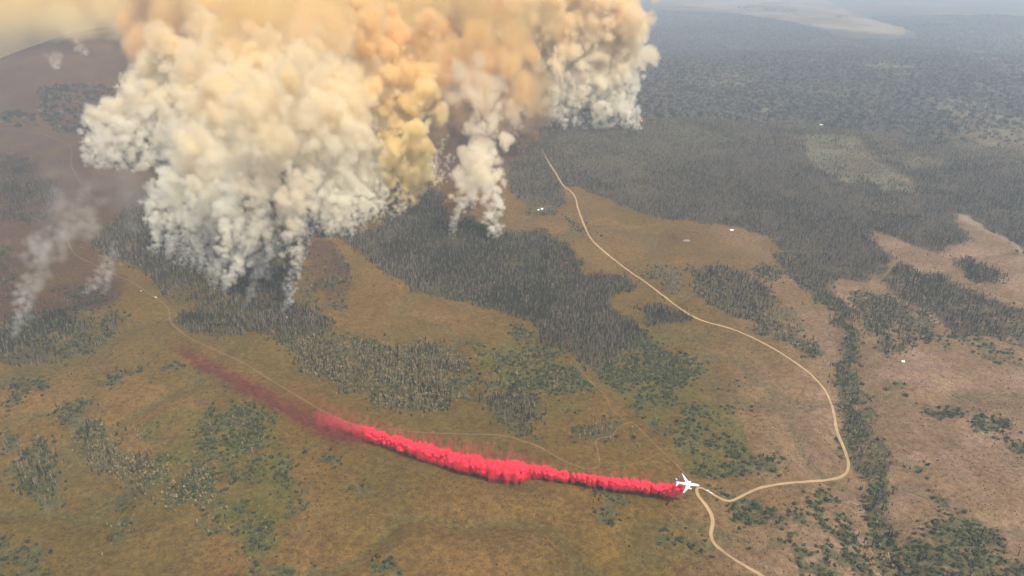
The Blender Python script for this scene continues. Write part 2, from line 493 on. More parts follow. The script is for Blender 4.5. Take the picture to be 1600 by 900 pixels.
    at_.attribute_name = 'soil'
    g = t.nodes.new('ShaderNodeNewGeometry')

    def noise(scale, lo, hi, a0, a1, det=4):
        n = t.nodes.new('ShaderNodeTexNoise')
        n.inputs['Scale'].default_value = 1 / scale
        n.inputs['Detail'].default_value = det
        n.inputs['Roughness'].default_value = .62
        t.links.new(g.outputs['Position'], n.inputs['Vector'])
        r_ = t.nodes.new('ShaderNodeMapRange')
        for q, val in ((1, lo), (2, hi), (3, a0), (4, a1)):
            r_.inputs[q].default_value = val
        t.links.new(n.outputs['Fac'], r_.inputs[0])
        return r_.outputs[0]

    def mul(a_, b_):
        n = t.nodes.new('ShaderNodeMath')
        n.operation = 'MULTIPLY'
        t.links.new(a_, n.inputs[0])
        t.links.new(b_, n.inputs[1])
        return n.outputs[0]
    f = mul(mul(noise(9, .34, .66, .66, 1.32), noise(2.6, .35, .65, .70, 1.28)), noise(55, .35, .65, .9, 1.1))
    sc = t.nodes.new('ShaderNodeVectorMath')
    sc.operation = 'SCALE'
    t.links.new(at_.outputs['Color'], sc.inputs[0])
    t.links.new(f, sc.inputs['Scale'])
    t.links.new(sc.outputs[0], b.inputs['Base Color'])
    me.materials.append(m)
    o = link(bpy.data.objects.new('ground', me))
    tag(o, kind='structure')


build_ground()


# ------------------------------------------------------------------ roads and tracks
def spline(pts, n=6):
    p = np.array([pts[0]] + list(pts) + [pts[-1]], float)
    out = []
    for i in range(1, len(p) - 2):
        for t in np.linspace(0, 1, n, endpoint=False):
            a, b, c, d = p[i - 1], p[i], p[i + 1], p[i + 2]
            out.append(.5 * (2 * b + (c - a) * t + (2 * a - 5 * b + 4 * c - d) * t * t + (3 * b - a - 3 * c + d) * t ** 3))
    out.append(p[-2])
    return np.array(out)


def resample(P, step):
    s = np.concatenate([[0], np.cumsum(np.hypot(*np.diff(P, axis=0).T))])
    q = np.arange(0, s[-1], step)
    return np.stack([np.interp(q, s, P[:, 0]), np.interp(q, s, P[:, 1])], 1)


def build_road(name, pts, width, mat, lift):
    q = spline(pts)
    x, y, _ = at(q[:, 0], q[:, 1])
    P = resample(np.stack([x, y], 1), 4.0)
    T = np.gradient(P, axis=0)
    T /= np.maximum(np.hypot(T[:, 0], T[:, 1]), 1e-6)[:, None]
    Nn = np.stack([-T[:, 1], T[:, 0]], 1)
    w = width * (.5 + .2 * (vn(P[:, 0], P[:, 1], 30, 2) - .5) + .22 * (vn(P[:, 0], P[:, 1], 8, 6) - .5))
    w2 = width * (.5 + .2 * (vn(P[:, 0], P[:, 1], 26, 4) - .5) + .22 * (vn(P[:, 0], P[:, 1], 7, 3) - .5))
    if name == 'dirt_road':         # the far end peters out among the trees
        tp = np.clip(np.arange(len(P)) / (.10 * len(P)), .25, 1)
        w, w2 = w * tp, w2 * tp
    L = P + Nn * w[:, None]
    Rr = P - Nn * w2[:, None]
    rows = [L, P + Nn * (w * .33)[:, None], P - Nn * (w2 * .33)[:, None], Rr]
    V = []
    for k, r in enumerate(rows):
        edge = k in (0, 3)
        V.append(np.column_stack([r, gz(r[:, 0], r[:, 1]) + lift + (0 if edge else .25)]))
    V = np.stack(V, 1).reshape(-1, 3)
    n = len(P)
    faces = [(i * 4 + k, i * 4 + k + 1, i * 4 + k + 5, i * 4 + k + 4) for i in range(n - 1) for k in range(3)]
    o = mesh_obj(name, V, faces, mat, smooth=True)
    tag(o, kind='structure')


M_ROAD = material('packed_dirt', (.34, .225, .120), noise=(14, .16))
M_TRACK = material('worn_track', (.155, .094, .043), noise=(9, .22))
build_road('dirt_road', [(846, 232), (858, 255), (868, 270), (880, 290), (893, 300), (900, 312), (903, 325), (912, 350), (925, 375), (950, 398), (985, 425), (1010, 442), (1040, 465), (1070, 487), (1090, 498), (1110, 505), (1140, 513), (1170, 525), (1200, 540), (1225, 555), (1250, 572), (1272, 590), (1290, 612), (1300, 635), (1304, 655), (1308, 675), (1318, 700), (1325, 720), (1325, 733), (1317, 743), (1300, 749), (1260, 753), (1220, 756), (1190, 762), (1165, 772), (1145, 782), (1130, 781), (1110, 770), (1097, 763), (1089, 764), (1091, 775), (1103, 790), (1112, 805), (1113, 820), (1110, 835), (1117, 850), (1135, 866), (1160, 882), (1190, 900), (1225, 925), (1260, 960)], 5.0, M_ROAD, .35)
TRACKS = [
    ([(105, 372), (115, 395), (140, 410), (185, 432), (205, 440), (235, 460), (262, 481), (266, 500), (275, 512), (300, 530), (340, 548), (380, 567), (420, 592), (470, 622), (520, 650), (560, 665), (620, 672), (660, 676), (720, 678), (780, 680), (820, 690), (850, 702), (880, 720), (915, 733)], 4.6),
    ([(915, 733), (936, 728), (934, 706), (932, 687), (955, 681), (966, 668), (980, 661), (990, 662), (1005, 676), (1030, 701), (1055, 724), (1075, 745), (1090, 763)], 4.2),
    ([(902, 572), (926, 600), (945, 617), (956, 640), (980, 660)], 3.2),
    ([(940, 728), (975, 727), (1005, 720), (1032, 706)], 3.2),
    ([(918, 356), (960, 357), (1000, 355), (1026, 350), (1050, 352), (1075, 358), (1110, 366), (1148, 367), (1168, 372)], 4.5),
    ([(1026, 350), (1030, 338)], 3.5),
    ([(785, 312), (810, 318), (832, 324), (858, 323), (880, 322), (903, 320)], 4.2),
    ([(1290, 486), (1287, 510), (1280, 524), (1266, 530)], 3.6),
    ([(1355, 540), (1365, 566), (1385, 590), (1410, 622), (1436, 645)], 3.4),
    ([(1368, 570), (1388, 581), (1410, 581), (1440, 566), (1470, 560), (1486, 551)], 3.6),
    ([(1352, 442), (1376, 436), (1394, 416), (1401, 408), (1430, 400)], 4.4),
    ([(0, 200), (40, 205), (80, 214), (110, 230), (112, 260), (130, 290)], 5),
]
for pts, wd in TRACKS:
    build_road('dirt_track', pts, wd * .62, M_TRACK, .2)


# ------------------------------------------------------------------ trees and shrubs
M_NEEDLE = material('needle_foliage', (.027, .028, .015), noise=(1.2, .35), rand=.45)
M_SNAG = material('bare_grey_branches', (.165, .135, .100), noise=(1.2, .25), rand=.35)
M_SNAG_FAR = material('hazy_grey_branches', (.20, .183, .163), noise=(1.2, .25), rand=.35)  # paler grey for far dead trees, distance haze put into the colour
M_ASPEN = material('aspen_foliage', (.27, .205, .095), noise=(1.0, .25), rand=.4)
M_SHRUB = material('shrub_foliage', (.056, .064, .024), noise=(1.2, .35), rand=.4)
M_BARK = material('bark', (.10, .075, .055), noise=(.6, .2))
M_PALE_BARK = material('pale_bark', (.30, .25, .19), noise=(.6, .2))


def trunk_geo(h, r, sides=5):
    V, Fc = [], []
    for k, (zz, rr) in enumerate(((-.6, r * 1.25), (h * .5, r * .8), (h, r * .25))):
        for s in range(sides):
            a = 2 * math.pi * s / sides
            V.append((rr * math.cos(a), rr * math.sin(a), zz))
    for k in range(2):
        for s in range(sides):
            s2 = (s + 1) % sides
            Fc.append((k * sides + s, k * sides + s2, (k + 1) * sides + s2, (k + 1) * sides + s))
    return V, Fc


def conifer_geo(h, w, seed, tiers=6, spikes=7):
    """whorls of drooping pointed boughs up the stem"""
    r = np.random.default_rng(seed)
    V, Fc = [], []
    for k in range(tiers):
        f = k / tiers
        z0 = h * (.10 + .80 * f)
        rad = w * .5 * (1 - f) ** .8 * r.uniform(.85, 1.15)
        top = min(h, z0 + h * .26)
        off = r.uniform(0, 6.28)
        for s in range(spikes):
            if r.random() < .1:
                continue
            a = off + 2 * math.pi * s / spikes + r.normal() * .12
            rr = rad * r.uniform(.7, 1.2)
            da = math.pi / spikes * 1.15
            n = len(V)
            V += [(0, 0, top), (rr * .62 * math.cos(a - da), rr * .62 * math.sin(a - da), z0 + h * .05),
                  (rr * math.cos(a), rr * math.sin(a), z0 - h * .02 * r.random()), (rr * .62 * math.cos(a + da), rr * .62 * math.sin(a + da), z0 + h * .05)]
            Fc += [(n, n + 1, n + 2), (n, n + 2, n + 3)]
    return V, Fc


def leafy_geo(h, w, seed, z0=.28, n=46, leaf=.95, squash=1.0):
    """small leaf sprays scattered through an uneven crown"""
    r = np.random.default_rng(seed)
    V, Fc = [], []
    lobes = [(r.normal() * w * .16, r.normal() * w * .16, h * r.uniform(z0 + .2, .85), w * r.uniform(.24, .4)) for _ in range(6)]
    for k in range(n):
        cx, cy_, cz, cr = lobes[k % len(lobes)]
        d = r.normal(size=3)
        d /= np.linalg.norm(d)
        p = np.array((cx, cy_, cz)) + d * cr * r.uniform(.55, 1.05) * np.array((1, 1, h / w * .42 * squash))
        p[2] = max(p[2], .2)
        q = d + r.normal(size=3) * .5
        q /= np.linalg.norm(q)
        e = np.cross(q, (.3, .2, 1))
        e /= np.linalg.norm(e)
        g = np.cross(q, e)
        s = leaf * r.uniform(.6, 1.3)
        m = len(V)
        V += [tuple(p + e * s), tuple(p + g * s * .8), tuple(p - e * s * .9), tuple(p - g * s)]
        Fc += [(m, m + 1, m + 2, m + 3)]
    return V, Fc


def snag_geo(h, w, seed):
    """dead grey conifer: thin drooping bare sprays round a pale stem"""
    r = np.random.default_rng(seed)
    V, Fc = [], []
    for k in range(34):
        f = r.random() ** .9
        z = h * (.16 + .8 * f)
        rr = w * .5 * (1 - f) ** .7 * r.uniform(.5, 1.1) + .15
        a = r.uniform(0, 6.28)
        da = .32
        n = len(V)
        V += [(0, 0, z + h * .05), (rr * math.cos(a), rr * math.sin(a), z), (rr * .8 * math.cos(a + da), rr * .8 * math.sin(a + da), z - h * .045), (0, 0, z - h * .05)]
        Fc += [(n, n + 1, n + 2, n + 3)]
    return V, Fc


def joined(name, geos):
    me = bpy.data.meshes.new(name)
    V, Fc, mi = [], [], []
    for k, ((v, f), m) in enumerate(geos):
        b = len(V)
        V += v
        Fc += [tuple(i + b for i in q) for q in f]
        mi += [k] * len(f)
        me.materials.append(m)
    me.from_pydata([tuple(map(float, p)) for p in V], [], Fc)
    me.update()
    me.polygons.foreach_set('material_index', mi)
    return me


def geo_mesh(name, geo, mat):
    me = bpy.data.meshes.new(name)
    me.from_pydata([tuple(map(float, p)) for p in geo[0]], [], geo[1])
    me.update()
    me.materials.append(mat)
    return me


NV = 4
KINDS = {   # trunk and crown shapes, metres
    'conifer_tree': ([trunk_geo(13, .28)] * NV, [conifer_geo(16 + k, 4.6 + .35 * k, 10 + k) for k in range(NV)], M_BARK, M_NEEDLE),
    'dead_conifer': ([trunk_geo(15, .30)] * NV, [snag_geo(15.5 + k, 4.2 + .3 * k, 20 + k) for k in range(NV)], M_PALE_BARK, M_SNAG),
    'aspen_tree': ([trunk_geo(9, .25)] * NV, [leafy_geo(11.5 + k, 4.2 + .3 * k, 30 + k, leaf=.8, n=44) for k in range(NV)], M_PALE_BARK, M_ASPEN),
    'shrub': (None, [leafy_geo(3.6, 7.5, 40 + k, z0=.0, leaf=1.25, n=44, squash=1.3) for k in range(NV)], None, M_SHRUB),
}
ORDER = ['conifer_tree', 'dead_conifer', 'aspen_tree', 'shrub']
TRUNK, CROWN, WHOLE, CLUMP = {}, {}, {}, {}
for kd in ORDER:
    tg, cg, tm, cm = KINDS[kd]
    CROWN[kd] = [geo_mesh('crown', g, cm) for g in cg]
    if tg:
        TRUNK[kd] = [geo_mesh('trunk', tg[0], tm)] * NV
        WHOLE[kd] = [joined(kd, [(cg[k], cm), (tg[k], tm)]) for k in range(NV)]
    else:
        WHOLE[kd] = CROWN[kd]
    rr = np.random.default_rng(77)
    CLUMP[kd] = []
    for k in range(NV):         # knots of a dozen trees for the far slopes
        gs = []
        for q in range(9):
            ox, oy, s = rr.uniform(-8, 8), rr.uniform(-8, 8), rr.uniform(.65, 1.15)
            src = cg[(k + q) % NV]
            f = src[1][::2] if len(src[1]) > 60 else src[1]
            gs.append(([(p[0] * s * 1.1 + ox, p[1] * s * 1.1 + oy, p[2] * s) for p in src[0]], f))
        V, Fc = [], []
        for v_, f_ in gs:
            b = len(V)
            V += v_
            Fc += [tuple(i + b for i in q) for q in f_]
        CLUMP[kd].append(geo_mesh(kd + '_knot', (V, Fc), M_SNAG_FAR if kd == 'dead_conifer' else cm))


def scatter(name, P, scale, meshes, label=None):
    """one object of many uncounted plants (instances on points)"""
    if not len(P):
        return
    me = bpy.data.meshes.new(name)
    me.vertices.add(len(P))
    me.vertices.foreach_set('co', np.ascontiguousarray(P, np.float32).ravel())
    me.attributes.new('size', 'FLOAT', 'POINT').data.foreach_set('value', scale.astype(np.float32))
    me.attributes.new('turn', 'FLOAT', 'POINT').data.foreach_set('value', rng.uniform(0, 6.28, len(P)).astype(np.float32))
    me.attributes.new('pick', 'INT', 'POINT').data.foreach_set('value', rng.integers(0, len(meshes), len(P)).astype(np.int32))
    o = link(bpy.data.objects.new(name, me))
    tag(o, kind='stuff', label=label)
    src = bpy.data.collections.new(name + '_kinds')
    for k, m in enumerate(meshes):
        src.objects.link(bpy.data.objects.new(f'{name}_kind', m))
    g = bpy.data.node_groups.new(name, 'GeometryNodeTree')
    g.interface.new_socket('Geometry', in_out='INPUT', socket_type='NodeSocketGeometry')
    g.interface.new_socket('Geometry', in_out='OUTPUT', socket_type='NodeSocketGeometry')
    N, L = g.nodes, g.links
    gi, go = N.new('NodeGroupInput'), N.new('NodeGroupOutput')
    ci = N.new('GeometryNodeCollectionInfo')
    ci.inputs['Collection'].default_value = src
    ci.inputs['Separate Children'].default_value = True
    ip = N.new('GeometryNodeInstanceOnPoints')
    ip.inputs['Pick Instance'].default_value = True

    def attr(nm, ty):
        a = N.new('GeometryNodeInputNamedAttribute')
        a.data_type = ty
        a.inputs['Name'].default_value = nm
        return a.outputs['Attribute']
    cb = N.new('ShaderNodeCombineXYZ')
    L.new(attr('turn', 'FLOAT'), cb.inputs['Z'])
    er = N.new('FunctionNodeEulerToRotation')
    L.new(cb.outputs[0], er.inputs[0])
    L.new(gi.outputs[0], ip.inputs['Points'])
    L.new(ci.outputs[0], ip.inputs['Instance'])
    L.new(attr('pick', 'INT'), ip.inputs['Instance Index'])
    L.new(er.outputs[0], ip.inputs['Rotation'])
    L.new(attr('size', 'FLOAT'), ip.inputs['Scale'])
    L.new(ip.outputs[0], go.inputs[0])
    o.modifiers.new('growth', 'NODES').node_group = g
    return o


def candidates(d0, d1, step):
    out = []
    y0 = d0 * .55
    xs = np.arange(-d1 * .95, d1 * .95, step)
    ys = np.arange(y0, d1 * 1.05, step)
    X, Y = np.meshgrid(xs, ys)
    X = X.ravel() + rng.uniform(-.5, .5, X.size) * step
    Y = Y.ravel() + rng.uniform(-.5, .5, Y.size) * step
    d = np.hypot(X, Y)
    m = (d >= d0) & (d < d1) & (np.abs(X) < .82 * Y + 120)
    return X[m], Y[m]


ROADPX = None


def near_road(x, y):
    global ROADPX
    if ROADPX is None:
        cells = set()
        for o in bpy.data.objects:
            if o.name.startswith(('dirt_road', 'dirt_track')):
                co = np.empty(len(o.data.vertices) * 3)
                o.data.vertices.foreach_get('co', co)
                co = co.reshape(-1, 3)
                for dx_ in (-3, 0, 3):
                    for dy_ in (-3, 0, 3):
                        cells.update(((((co[:, 0] + dx_) // 4).astype(np.int64) + 20000) * 100000 + ((co[:, 1] + dy_) // 4).astype(np.int64) + 20000).tolist())
        ROADPX = np.array(sorted(cells))
    k = ((x // 4).astype(np.int64) + 20000) * 100000 + (y // 4).astype(np.int64) + 20000
    return np.isin(k, ROADPX)


PLANTS = {kd: [] for kd in ORDER}


def grow():
    x, y = candidates(560, 3700, 3.9)
    z = gz(x, y)
    cv, zone, u, v = cover(x + rng.normal(size=len(x)) * 7, y + rng.normal(size=len(x)) * 12, z)
    gap = .35 + .65 * np.clip((fb(x, y, 70, 4, 3) - .33) / .16, 0, 1)
    cv[:3] *= gap * openness(x, y)
    mixn = np.clip((fb(x, y, 150, 6, 3) - .4) / .2, 0, 1)
    cv[0] *= .72 + .4 * (1 - mixn)
    cv[1] *= .55 + .9 * mixn
    # lone shrubs and trees dotted over the open meadow
    lone = np.clip((fb(x, y, 130, 2, 3) - .52) / .15, 0, 1)
    cv[3] = np.maximum(cv[3], .022 * lone + .004)
    cv[0] = np.maximum(cv[0], .0012 * lone)
    cv[0] *= 0.80
    cv[3] *= .52                                     # shrubs are wider than the spacing
    tot = cv.sum(0)
    pick = rng.random(len(x))
    ok = ~near_road(x, y)
    acc = np.zeros(len(x))
    for q, kd in enumerate(ORDER):
        m = (pick >= acc) & (pick < acc + cv[q]) & ok
        acc = acc + cv[q]
        s = np.clip(rng.normal(.53 if kd != 'shrub' else .76, .22, m.sum()), .35, 1.3)
        if kd == 'shrub':
            s = np.where(tot[m] < .1, s * .5, s)
        elif kd == 'conifer_tree':
            s = np.where(cv[0][m] < .12, s * .68, s)
        PLANTS[kd].append((np.column_stack([x[m], y[m], z[m]]), s, zone[m]))
    return


grow()
N_ONE = 300
PLURAL = {'conifer_tree': 'dark_conifers', 'dead_conifer': 'grey_snags', 'aspen_tree': 'aspens', 'shrub': 'shrubbery'}
LOOKS = {'conifer_tree': 'dark green conifer', 'dead_conifer': 'bare grey dead conifer', 'aspen_tree': 'pale slender aspen', 'shrub': 'low dark green shrub'}
CATS = {'conifer_tree': 'tree', 'dead_conifer': 'tree', 'aspen_tree': 'tree', 'shrub': 'shrub'}
PL2 = {'conifer_tree': 'dark conifers', 'dead_conifer': 'grey dead conifers', 'aspen_tree': 'pale aspens', 'shrub': 'dark shrubs'}
for kd in ORDER:
    P = np.concatenate([a for a, _, _ in PLANTS[kd]])
    s = np.concatenate([b for _, b, _ in PLANTS[kd]])
    zn = np.concatenate([c for _, _, c in PLANTS[kd]])
    u, v, dep = px(P[:, 0], P[:, 1], P[:, 2])
    seen = (u > 3) & (u < 1597) & (v > 8) & (v < 893)
    size = np.where(seen, s / dep, 0)
    top = np.argsort(-size)[:N_ONE]
    rest = np.ones(len(P), bool)
    rest[top] = False
    for i in top:
        place = STANDS[zn[i]][3] if zn[i] >= 0 else 'standing alone in the open brown meadow'
        k = int(rng.integers(NV))
        label = f'{LOOKS[kd]} {place}'
        group = f'{PL2[kd]} {place}'
        if kd == 'shrub':
            o = link(bpy.data.objects.new('shrub', CROWN[kd][k]))
        else:
            o = empty(kd)
            link(bpy.data.objects.new('crown', CROWN[kd][k]), o)
            link(bpy.data.objects.new('trunk', TRUNK[kd][k]), o)
        o.location = P[i]
        o.rotation_euler.z = rng.uniform(0, 6.28)
        o.scale = (s[i],) * 3
        tag(o, label, CATS[kd], group)
    scatter(PLURAL[kd], P[rest], s[rest], WHOLE[kd])
    print(kd, len(P))

# sagebrush and grass tussocks over the open ground
x, y = candidates(600, 2300, 8.5)
x, y = x[~near_road(x, y)], y[~near_road(x, y)]
k = rng.random(len(x)) < np.clip((fb(x, y, 60, 5, 3) - .28) / .3, .1, .9)
x, y = x[k], y[k]
M_SAGE = material('sage_foliage', (.075, .066, .030), noise=(1, .2), rand=.35)
SAGE = [geo_mesh('sagebrush', leafy_geo(1.0, 2.2, 60 + k, z0=0, n=16, leaf=.5, squash=1.2), M_SAGE) for k in range(3)]
scatter('sagebrush', np.column_stack([x, y, gz(x, y)]), rng.uniform(.5, 1.25, len(x)), SAGE)
print('sage', len(x))

# far slopes: knots of trees
x, y = candidates(3700, 12500, 13.5)
z = gz(x, y)
cv, zone, u, v = cover(x, y, z)
pick = rng.random(len(x))
acc = np.zeros(len(x))
for q, kd in enumerate(ORDER):
    c = np.clip(cv[q] * (1.0 if q < 3 else .5) * (.6 + .4 * np.clip((fb(x, y, 160, 4, 3) - .36) / .14, 0, 1)) * openness(x, y), 0, 1)
    m = (pick >= acc) & (pick < acc + c)
    acc = acc + c
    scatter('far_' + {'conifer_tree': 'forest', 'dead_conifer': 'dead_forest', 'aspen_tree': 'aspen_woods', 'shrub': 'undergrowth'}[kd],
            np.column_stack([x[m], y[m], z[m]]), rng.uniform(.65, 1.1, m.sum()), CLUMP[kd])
    print('far', kd, m.sum())
# groves on the pale flats at the top right
gp = []
for (u0, v0, ru, n) in ((1178, 13, 26, 60), (1205, 16, 12, 22), (1232, 18, 14, 26), (1315, 27, 9, 16), (1440, 40, 34, 50), (1395, 36, 12, 14)):
    for _ in range(n):
        a, b = rng.uniform(0, 6.28), rng.random() ** .5
        gp.append((u0 + ru * b * math.cos(a), v0 + 3.5 * b * math.sin(a)))
gp = np.array(gp)
gx, gy, gzz = at(gp[:, 0], gp[:, 1])
scatter('far_groves', np.column_stack([gx, gy, gzz]), rng.uniform(1.0, 1.6, len(gp)), CLUMP['conifer_tree'])

exec_marker = 'SMOKE'
# ------------------------------------------------------------------ smoke
def up3(a, shape):
    for ax, n in enumerate(shape):
        m = a.shape[ax]
        t = np.linspace(0, m - 1.001, n)
        i = t.astype(int)
        f = (t - i).astype(np.float32)
        f = f * f * (3 - 2 * f)
        sh = [1] * 3
        sh[ax] = n
        f = f.reshape(sh)
        a = np.take(a, i, ax) * (1 - f) + np.take(a, i + 1, ax) * f
    return a


def fbm3(shape, cell, octaves=4, gain=.55, ridged=False, stretch=(1, 1, 1)):
    out = np.zeros(shape, np.float32)
    amp, tot = 1.0, 0
    for k in range(octaves):
        c = cell / 2 ** k
        if c < 1.3:
            break
        n = up3(rng.random([max(2, int(n / (c * q)) + 2) for n, q in zip(shape, stretch)]).astype(np.float32), shape)
        if ridged:
            n = np.abs(2 * n - 1)
        out += amp * n
        tot += amp
        amp *= gain
    return out / tot


def volume_object(name, D, mn, mx, mat, parent, as_mesh=None):
    """a grid of densities turned into a volume (or, as_mesh = threshold, into a closed surface)"""
    me = bpy.data.meshes.new(name)
    me.vertices.add(D.size)
    me.attributes.new('dens', 'FLOAT', 'POINT').data.foreach_set('value', np.ascontiguousarray(D, dtype=np.float32).ravel())
    ob = link(bpy.data.objects.new(name, me), parent)
    g = bpy.data.node_groups.new(name, 'GeometryNodeTree')
    g.interface.new_socket('Geometry', in_out='INPUT', socket_type='NodeSocketGeometry')
    g.interface.new_socket('Geometry', in_out='OUTPUT', socket_type='NodeSocketGeometry')
    N, L = g.nodes, g.links
    gi, go = N.new('NodeGroupInput'), N.new('NodeGroupOutput')
    vc = N.new('GeometryNodeVolumeCube')
    vc.inputs['Min'].default_value = mn
    vc.inputs['Max'].default_value = mx
    for s, n in zip('XYZ', D.shape):
        vc.inputs['Resolution ' + s].default_value = n
    pos = N.new('GeometryNodeInputPosition')
    sep = N.new('ShaderNodeSeparateXYZ')
    L.new(pos.outputs[0], sep.inputs[0])

    def idx(k):
        m = N.new('ShaderNodeMapRange')
        m.inputs[1].default_value = mn[k]
        m.inputs[2].default_value = mx[k]
        m.inputs[3].default_value = 0
        m.inputs[4].default_value = D.shape[k] - 1
        L.new(sep.outputs[k], m.inputs[0])
        r = N.new('FunctionNodeFloatToInt')
        L.new(m.outputs[0], r.inputs[0])
        return r.outputs[0]

    def im(op, a, b):
        n = N.new('FunctionNodeIntegerMath')
        n.operation = op
        for q, val in ((0, a), (1, b)):
            if isinstance(val, int):
                n.inputs[q].default_value = val
            else:
                L.new(val, n.inputs[q])
        return n.outputs[0]
    ix = im('ADD', im('MULTIPLY', im('ADD', im('MULTIPLY', idx(0), D.shape[1]), idx(1)), D.shape[2]), idx(2))
    an = N.new('GeometryNodeInputNamedAttribute')
    an.data_type = 'FLOAT'
    an.inputs['Name'].default_value = 'dens'
    si = N.new('GeometryNodeSampleIndex')
    si.data_type = 'FLOAT'
    si.domain = 'POINT'
    L.new(gi.outputs[0], si.inputs['Geometry'])
    L.new(an.outputs['Attribute'], si.inputs['Value'])
    L.new(ix, si.inputs['Index'])
    L.new(si.outputs[0], vc.inputs['Density'])
    last = vc.outputs[0]
    if as_mesh is not None:
        vm = N.new('GeometryNodeVolumeToMesh')
        vm.inputs['Threshold'].default_value = as_mesh
        L.new(last, vm.inputs['Volume'])
        last = vm.outputs[0]
    sm = N.new('GeometryNodeSetMaterial')
    sm.inputs['Material'].default_value = mat
    L.new(last, sm.inputs[0])
    L.new(sm.outputs[0], go.inputs[0])
    ob.modifiers.new('density', 'NODES').node_group = g
    if as_mesh is not None:         # keep only the finished surface
        dg = bpy.context.evaluated_depsgraph_get()
        fin = bpy.data.meshes.new_from_object(ob.evaluated_get(dg), depsgraph=dg)
        ob.modifiers.clear()
        ob.data = fin
        bpy.data.meshes.remove(me)
        if not fin.materials:
            fin.materials.append(mat)
        fin.polygons.foreach_set('use_smooth', np.ones(len(fin.polygons), bool))
        if len(fin.polygons) == 0:
            bpy.data.objects.remove(ob)
            return None
    return ob


def smoke_material(name, low, high, z0, z1, dens, aniso=.25):
    m = bpy.data.materials.new(name)
    m.use_nodes = True
    t = m.node_tree
    t.nodes.clear()
    o = t.nodes.new('ShaderNodeOutputMaterial')
    pv = t.nodes.new('ShaderNodeVolumePrincipled')
    pv.inputs['Density'].default_value = dens
    pv.inputs['Anisotropy'].default_value = aniso
    g = t.nodes.new('ShaderNodeNewGeometry')
    sp = t.nodes.new('ShaderNodeSeparateXYZ')
    t.links.new(g.outputs['Position'], sp.inputs[0])
    n = t.nodes.new('ShaderNodeTexNoise')
    n.inputs['Scale'].default_value = 1 / 160
    n.inputs['Detail'].default_value = 1
    t.links.new(g.outputs['Position'], n.inputs['Vector'])
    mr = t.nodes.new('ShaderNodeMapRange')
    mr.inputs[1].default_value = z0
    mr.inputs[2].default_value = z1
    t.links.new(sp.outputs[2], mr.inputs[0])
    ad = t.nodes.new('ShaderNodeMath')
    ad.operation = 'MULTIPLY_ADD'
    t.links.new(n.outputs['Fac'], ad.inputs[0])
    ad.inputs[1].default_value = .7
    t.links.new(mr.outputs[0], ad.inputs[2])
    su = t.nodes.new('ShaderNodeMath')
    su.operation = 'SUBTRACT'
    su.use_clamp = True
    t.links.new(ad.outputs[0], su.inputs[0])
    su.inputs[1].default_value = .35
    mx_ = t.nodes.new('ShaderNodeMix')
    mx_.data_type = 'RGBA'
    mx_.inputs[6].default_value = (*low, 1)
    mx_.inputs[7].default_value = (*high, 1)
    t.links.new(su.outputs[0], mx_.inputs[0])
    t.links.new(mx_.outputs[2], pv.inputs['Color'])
    t.links.new(pv.outputs[0], o.inputs['Volume'])
    return m


def tag2(o):
    if o is not None:
        o['kind'] = 'stuff'
    return o


